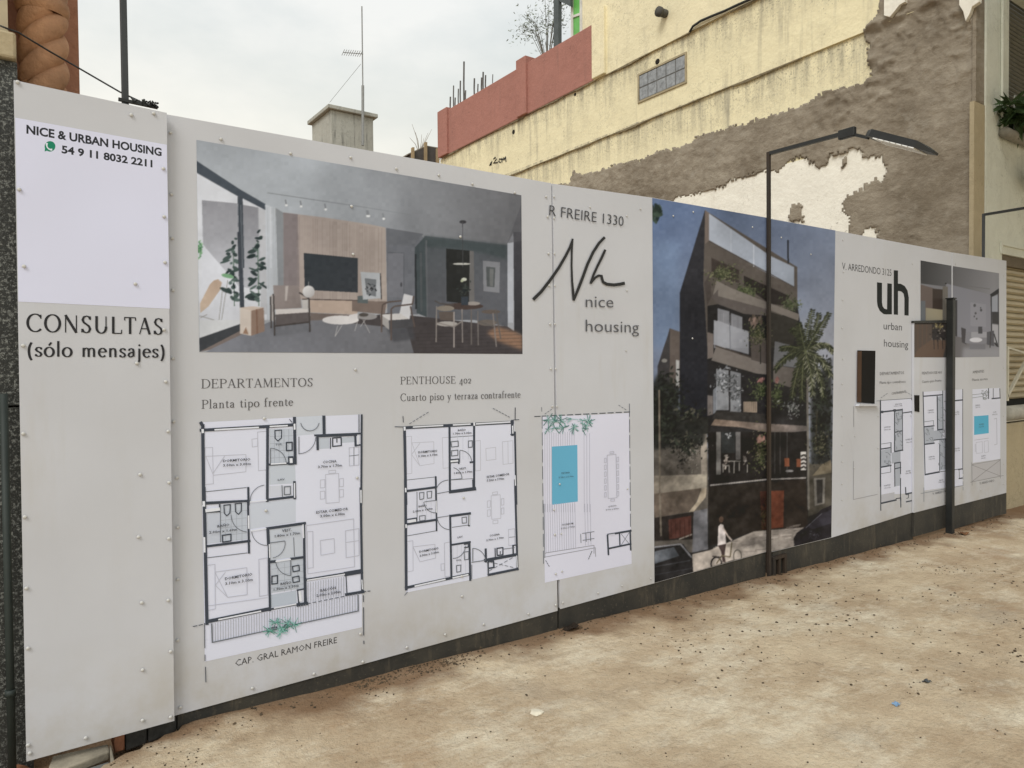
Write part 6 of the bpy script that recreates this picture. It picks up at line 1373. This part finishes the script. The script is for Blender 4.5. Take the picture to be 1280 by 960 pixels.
K1, K2 = fr(1030, 280, 5.108), fr(1140, 300, 9.143)
def kitchen():
    p = Pic(1138, 320, 1256, 450, 4, (118, 118, 120))
    p.poly(K1(560,220, 1130,310, 1130,420, 1060,450, 780,400, 620,380), (64, 64, 64), grad=(pt(K1, 640,330), pt(K1, 1080,360), (134, 134, 136)))
    p.poly(K1(780,380, 1060,450, 1070,740, 850,740, 780,640), (124, 125, 130), grad=(pt(K1, 800,500), pt(K1, 1050,600), (134, 134, 140)))
    p.poly(K1(560,370, 700,410, 700,620, 560,620), (98, 88, 82)); p.poly(K1(694,412, 757,418, 757,548, 694,540), (60, 52, 47)); p.poly(K1(650,535, 760,548, 760,625, 650,620), (138, 132, 112), grad=(pt(K1, 660,600), pt(K1, 750,580), (150, 142, 118))); p.poly(K1(615,490, 648,490, 648,622, 615,622), (96, 100, 102)); p.poly(K1(757,400, 790,400, 790,625, 757,625), (104, 100, 92))
    p.poly(K1(785,478, 850,486, 850,740, 788,640), (54, 54, 55)); p.line(K1(800,520, 805,620), 1, (74,72,70)); p.ell(pt(K1, 778,380), 1.2, 1, (40,40,40)); p.line(K1(778,385, 780,600), .7, (110, 106, 98)); p.line(K1(870,390, 1060,415), .7, (104,104,104)); p.poly(K1(935,500, 1035,512, 1035,660, 935,650), (140, 140, 146)); 
    for x, y, s in ((962,520,1.6), (968,570,1.2), (1003,550,1.4), (975,605,1), (960,590,.9), (1000,535,.8)): p.ell(pt(K1, x,y), s, s*1.3, (78,78,80))
    p.poly(K1(1060,450, 1118,410, 1118,440, 1070,468), (38,39,42)); p.poly(K1(1070,465, 1112,452, 1112,560, 1070,560), (150,154,160)); p.poly(K1(1072,560, 1118,562, 1118,640, 1074,635), (58,58,60)); p.line(K1(1068,460, 1070,740), 1.1, (44,45,48)); p.line(K1(1112,440, 1112,760), .8, (50,50,53)); p.poly(K1(1074,640, 1112,645, 1112,760, 1074,750), (168,168,170)); p.line(K1(1090,760, 1122,800), 1.6, (40,40,42))
    p.poly(K1(560,720, 780,700, 1130,790, 1130,870, 560,870), (74, 70, 68), grad=(pt(K1, 640,800), pt(K1, 1100,820), (138,138,140))); p.poly(K1(890,790, 1125,800, 1125,870, 880,870), (148,148,150), .8, soft=2)
    p.poly(K1(572,622, 690,640, 690,740, 572,850), (84, 74, 66)); p.poly(K1(572,850, 600,800, 690,735, 790,740, 760,850), (96, 80, 68)); 
    for x in (600, 628, 656): p.line(K1(x,630, x,800), .8, (96, 78, 66))
    p.poly(K1(690,630, 830,640, 830,740, 690,740), (54,51,50)); p.poly(K1(690,735, 830,735, 830,850, 760,850, 790,745), (62,60,59)); p.poly(K1(572,622, 830,622, 830,640, 572,640), (40,37,34)); p.leaves(*pt(K1, 735,690), 10, 10, 50, 1.6, [(36,34,33), (104,100,94), (54,50,48), (128,122,110)], 5); p.leaves(*pt(K1, 735,655), 7, 4, 20, 1.4, [(146,134,96), (96,88,62)], 6)
    for x in (700, 725, 755, 780, 800): p.line(K1(x,720, x+4,800), .8, (48,46,46))
    p.poly(K1(876,660, 905,670, 910,770, 880,755), (70,68,70)); p.poly(K1(905,690, 1020,690, 1060,740, 1020,770, 900,760), (128,128,132)); p.ell(pt(K1, 970,740), 8, 3, (206,206,208)); p.poly(K1(940,690, 1040,690, 1040,725, 940,725), (154,154,158)); p.poly(K1(1040,690, 1085,680, 1085,780, 1040,770), (84,84,88)); p.poly(K1(985,655, 1010,655, 1012,700, 985,700), (70,70,74)); p.poly(K1(930,765, 1030,765, 1030,800, 930,800), (116,116,120)); p.line(K1(1065,690, 1060,790), 1.2, (64,62,64)); p.line(K1(1085,700, 1110,780), 1.4, (52,52,54))
    p.soften(1)
    k = .82
    p.lay('kitchen_picture', pD, [(1150.6, 325.5), (1189.2, 332.2), (1189.2, 402.3), (1150.6, 402.3)], 60, 110, k=k)
    p.lay('kitchen_picture', pE, [(1142.8, 403.6), (1188.8, 402.8), (1188.8, 446.8), (1142.8, 446.6)], 70, 70, YE, k)
    p.lay('kitchen_picture', pF, [(1191, 332.6), (1248.6, 341.5), (1249, 446), (1191, 446.8)], 90, 150, k=k)
kitchen()
p = MB(); p.prism([hit_y(a, c, YE-.002) for a, c in ((1142.2, 401), (1189, 400), (1189, 402.6), (1142.2, 403.6))], (0, .045, 0)); p.build('top_rail', DARK, pE)

# ------------------------------------------------------------------ street lamps, gate post
PAINT = mat('dark_grey_paint', (.05, .056, .06), .5, .4, .25, 9)
def lamp(px, ptop, pbot, label, arm=None, w=.024, y=YFEN-.02, ground=True):
    a = hit_y(px[0], ptop, y); bz = gz(a.x)-.05 if ground else hit_y(px[1], pbot, y).z
    root = empty('street_lamp', (a.x, y, bz), label, 'street lamp', 'slim angular lamps over the pavement')
    x = a.x
    def onx(px_, py_): return hit_x(px_, py_, x)
    MB().box(x-w/2, x+w/2, y-w/2, y+w/2, bz, a.z).build('pole', RUST if px[0] > 900 and px[0] < 1000 else PAINT, root, bevel=.003)
    q0 = Vector((x, y-w/2-.001, a.z-w/2)); q1 = arm[0]; q2, q3 = arm[1], arm[2]
    MB().bar(q0, q1, w).build('arm', DARK, root)
    MB().box(q1.x-w*.7, q1.x+w*.7, q1.y-.06, q1.y+.05, q1.z-.035, q1.z+.025).build('hinge', DARK, root, bevel=.004)
    MB().bar(q1, q2, w*.8).build('neck', DARK, root)
    d = (q3-q2).normalized(); u = Vector((math.cos(R(5)), 0, -math.sin(R(5)))); n_ = d.cross(u).normalized(); n_ = n_ if n_.z > 0 else -n_
    hw = .08; b = MB()
    for s0, s1, wid0, wid1, t0, t1 in ((0, .1, .045, hw, .035, .045), (.1, .80, hw, hw, .045, .04), (.80, 1, hw, .03, .04, .012)):
        A, B = q2.lerp(q3, s0), q2.lerp(q3, s1)
        vs = [A-u*wid0-n_*.0, A+u*wid0, B+u*wid1, B-u*wid1, A-u*wid0+n_*t0, A+u*wid0+n_*t0, B+u*wid1+n_*t1, B-u*wid1+n_*t1]
        b.add(vs, [(0, 1, 2, 3), (7, 6, 5, 4), (0, 4, 5, 1), (1, 5, 6, 2), (2, 6, 7, 3), (3, 7, 4, 0)])
    head = b.build('luminaire', DARK, root)
    A, B = q2.lerp(q3, .17), q2.lerp(q3, .80); b = MB(); nr = 7
    for i in range(nr):
        for s in (-1, 1):
            C, D_2 = A.lerp(B, (i+.08)/nr), A.lerp(B, (i+.92)/nr); e = u*s
            b.prism([C+e*.008-n_*.001, D_2+e*.008-n_*.001, D_2+e*.083-n_*.001, C+e*.083-n_*.001], -n_*.006)
    b.build('lens', mat('frosted_lens', (.82, .82, .80), .3, .5, .1, 20), head)
    return root
pl = hit_y(960.5, 192, YFEN-.02); xl = pl.x
armL = [hit_x(1058, 166, xl), hit_x(1086, 172.5, xl), hit_x(1169, 193, xl)]
rel = [q-Vector((xl, YFEN-.02, pl.z)) for q in armL]
# the hinge arm is level and the head tilts down a little
lamp((960.8, 962), 190, 722, 'rusty lamp pole between the halves of the tall building picture, head over the pavement', armL)
pl4 = hit_y(1229.5, 267, YFEN+.05); lamp((1229.5, 1229.5), 267, 330, 'slim lamp pole rising behind the right end of the hoarding before the pale facade', [Vector((pl4.x, YFEN+.05, pl4.z))+q for q in rel], y=YFEN+.05, ground=True)
p1 = hit_y(156.5, 125, YFEN+.06); z1 = gz(p1.x)+(pl.z-gz(xl))
bk = hit_y(156.5, 124, YFEN+.06)
def lamp_left():
    y = YFEN+.06; x = p1.x; base = gz(x)-.05
    px = proj((x, y, z1))
    return lamp((156.5, 156.5), 125, 200, 'tall dark lamp pole rising out of the picture behind the contact notice panel', [Vector((x, y, z1))+q for q in rel], y=y)
r1 = lamp_left()
for ch in list(r1.children):
    if ch.name.startswith('pole'):
        me = ch.data
        for v in me.vertices:
            if v.co.z > p1.z-.2: v.co.z += z1-hit_y(156.5, 125, YFEN+.06).z
    if ch.name.startswith('arm'):
        for v in ch.data.vertices:
            if abs(v.co.y-(YFEN+.06)) < .1: v.co.z += z1-hit_y(156.5, 125, YFEN+.06).z
bb = MB(); w0, w1 = hit_y(148, 124, YFEN+.02), hit_y(197, 134.5, YFEN+.02); bb.bar(w0, w1, .012, .012); q = random.Random(2)
pts = [w0.lerp(w1, t)+Vector((0, q.uniform(-.02, .01), q.uniform(-.004, .02))) for t in np.linspace(.35, 1, 16)]; bb.tube(pts, .005, 5); pts = [w0.lerp(w1, t)+Vector((0, q.uniform(-.03, .0), q.uniform(-.01, .015))) for t in np.linspace(.6, 1, 12)]; bb.tube(pts, .004, 5)
tag(bb.build('cable_clip', DARK, None), 'dark cable ends tangled on top of the left end panel by the tall pole', 'cable')
a, c = hit_y(1188.8, 374, YE-.045), hit_y(1188.8, 666, YE-.045); w = 7.0/900*depth(a)
gpst = empty('gate_post', (a.x, YE-.045, c.z), 'thick black square post standing in front of the hoarding by the narrow gate leaf', 'post')
MB().box(a.x-w/2, a.x+w/2, YE-.075, YE-.015, c.z-.06, a.z).build('post', DARK, gpst, bevel=.004)
MB().box(a.x-w/2-.006, a.x+w/2+.006, YE-.081, YE-.009, a.z+.001, a.z+.012).build('post_cap', DARK, gpst)
# small steel foot plate beside the middle lamp pole
b = MB(); f0 = YFEN-.02
for q in ([(966.5, 697), (984, 692), (984, 696), (966.5, 701)], [(967, 701), (970, 700.5), (970, 722), (967, 722.5)], [(974, 699), (976, 698.5), (976, 720), (974, 720.5)], [(981, 697), (984, 696), (984, 717), (981, 718)]):
    b.prism([hit_y(x, y, f0) for x, y in q], (0, .02, 0))
tag(b.build('steel_bracket', RUST, None), 'small rusty steel bracket at the foot of the middle lamp pole', 'bracket')

# ------------------------------------------------------------------ things on the ground
pit = hit_g(100, 946); 
cov = empty('meter_cover', (pit.x, pit.y, pit.z-.06), 'old concrete frame with a grey metal lid at the foot of the left end panel', 'cover')
def gpoly(b, px, dz, h): 
    P = [hit_g(*p) for p in px]; z = P[0].z+dz
    b.prism([(p.x, p.y, z) for p in P], (0, 0, h)); return b
ccm = mat('grey_cast_concrete', (.36, .32, .25), .9, .2, .45, 8, .004, 50)
gpoly(MB(), [(66, 943), (135, 929), (137, 938), (84, 958), (60, 958)], -.04, .035).build('frame', ccm, cov, bevel=.006)
gpoly(MB(), [(136.5, 929.5), (139, 930), (147, 968), (140, 972)], -.04, .035).build('frame', ccm, cov, bevel=.004)
gpoly(MB(), [(92, 959), (136, 946), (140, 976), (80, 985)], -.045, .025).build('lid', mat('worn_grey_lid', (.20, .205, .20), .7, .3, .5, 10, .003, 60), cov, bevel=.004)
bm_ = mat('red_brick', (.33, .15, .085), .9, .2, .5, 14, .005, 50); stm = mat('dark_stone', (.055, .055, .052), .7, .3, .5, 20, .004, 60)
for k, (px, lab) in enumerate(((([(143, 905), (156, 902), (156, 938), (143, 942)]), 'upright red brick stub under the left end panel'),)):
    b = MB(); b.prism([hit_y(a, c, YFEN+.0) for a, c in px], (0, .12, 0)); tag(b.build('brick', bm_, None, bevel=.006), lab, 'brick')
for px, lab in (([(157, 900), (184, 893), (184, 930), (157, 940)], 'dark speckled plinth stone next to the red brick stub'), ([(185, 893), (221, 884), (221, 915), (185, 930)], 'dark speckled plinth stone ending at the black kickboard')):
    b = MB(); b.prism([hit_y(a, c, YFEN+.004) for a, c in px], (0, .15, 0)); tag(b.build('plinth_stone', stm, None, bevel=.008), lab, 'stone')
def lump(name, px, py, r, m, label, cat, flat=.5, seed=0, sub=2):
    p = hit_g(px, py); bm = bmesh.new(); bmesh.ops.create_icosphere(bm, subdivisions=sub, radius=1)
    for v in bm.verts:
        k = 1+.35*mnoise.noise(v.co*1.7+Vector((seed, 0, 0))); v.co = Vector((v.co.x*r*k, v.co.y*r*k, v.co.z*r*flat*k))
    me = bpy.data.meshes.new(name); bm.to_mesh(me); bm.free(); me.materials.append(m); o = bpy.data.objects.new(name, me); o.location = (p.x, p.y, gh(p.x, p.y)+r*flat*.3); COL.objects.link(o); return tag(o, label, cat)
lump('stone', 671, 892, .028, mat('white_plaster_chip', (.78, .72, .58), .9, .2, .2, 20), 'pale flat plaster chip lying on the ground below the pool plan', 'stone', .3, 2)
lump('clod', 630, 882-65, .02, mat('dark_soil', (.12, .085, .055), .95, .1, .4, 20), 'lone dark soil clod on the dusty ground before the signature panel', 'clod', .5, 4) if False else None
lump('brick', 72, 957, .05, bm_, 'broken red brick lump in the rubble under the left end panel', 'brick', .5, 5); lump('brick', 15, 950, .07, bm_, 'broken red brick lump at the foot of the downpipe', 'brick', .5, 6)
def scrap(px, py, s, m, label, seed, name='litter'):
    p = hit_g(px, py); q = random.Random(seed); vs, fs = [], []; n = 5
    for i in range(n):
        for j in range(n): x, y = p.x+(i/(n-1)-.5)*s*q.uniform(.8, 1.2), p.y+(j/(n-1)-.5)*s*.7*q.uniform(.8, 1.2); vs.append((x, y, gh(x, y)+.003+q.random()*s*.28))
    fs = [(i*n+j, (i+1)*n+j, (i+1)*n+j+1, i*n+j+1) for i in range(n-1) for j in range(n-1)]
    o = mesh_obj(name, vs, fs, m, None); md = o.modifiers.new('thick', 'SOLIDIFY'); md.thickness = .001; return tag(o, label, 'litter')
scrap(1120.5, 882.5, .035, mat('blue_wrapper', (.22, .36, .55), .4, .4, .3, 60), 'crumpled light blue wrapper on the dusty ground', 3)
scrap(1158, 853.5, .04, mat('dark_rag', (.10, .11, .115), .8, .2, .3, 40), 'small dark crumpled scrap lying up from the blue wrapper', 5)
scrap(715, 788, .09, mat('black_scrap', (.03, .022, .016), .9, .2, .3, 30), 'black flattened scrap at the foot of the open seam', 7)  # black sheet laid in place of the dark hole in the ground
scrap(1205, 668, .10, mat('brown_leaf_litter', (.20, .10, .05), .9, .2, .4, 30), 'reddish brown leaf scrap by the foot of the black post', 9)
# loose debris nobody could count: clods, chips, grit (one object)
def debris():
    q = random.Random(21); vs, fs = [], []
    ic = bmesh.new(); bmesh.ops.create_icosphere(ic, subdivisions=1, radius=1); iv = [v.co.copy() for v in ic.verts]; jf = [[v.index for v in f.verts] for f in ic.faces]; ic.free()
    def one(x, y, r, fl=.6):
        if y > YFEN-.01 and x > .5: return
        k = len(vs); a = q.random()*6.28; c, s = math.cos(a), math.sin(a); e = q.uniform(.6, 1); z = gh(x, y)
        for v in iv:
            w = 1+q.uniform(-.3, .3); X, Y = v.x*r*w, v.y*r*w*e; vs.append((x+X*c-Y*s, y+X*s+Y*c, z+v.z*r*fl*w+r*fl*.35))
        for f in jf: fs.append([i+k for i in f])
    cl = [hit_g(q.uniform(760, 1279), q.triangular(680, 880, 700)) for _ in range(40)]+[hit_g(1180, 850), hit_g(1080, 760), hit_g(1040, 740), hit_g(950, 790), hit_g(855, 805)]
    for c in cl:
        for _ in range(q.randint(5, 20)): one(c.x+q.gauss(0, .11), c.y+q.gauss(0, .08), q.choice((.002, .003, .003, .004, .005, .006, .009)))
    for _ in range(280):
        p = hit_g(q.uniform(640, 1279), q.triangular(668, 900, 700)); one(p.x, p.y, q.choice((.0025, .003, .004, .005, .006, .008)))
    for _ in range(130):
        p = hit_g(q.uniform(200, 1279), q.uniform(720, 959)); one(p.x, p.y, q.choice((.002, .003, .004, .005)))
    for _ in range(520):
        x = q.uniform(.6, 8.6); one(x, YFEN-.02-abs(q.gauss(0, .07)), q.choice((.002, .003, .004, .005, .008)))
    for _ in range(420):
        x = q.uniform(1.3, 1.95); one(x, YFEN-.02-abs(q.gauss(0, .07)), q.choice((.002, .003, .004, .006)))
    for _ in range(150):
        x = q.uniform(.0, .62); one(x, 2.6+q.random()*.55, q.choice((.002, .003, .005)))
    tag(mesh_obj('debris', vs, fs, mat('loose_soil', (.115, .085, .055), .95, .1, .55, 14, col2=(.05, .04, .03)), None), 'loose soil clods and grit scattered over the dusty ground', 'debris', None, 'stuff')
debris()
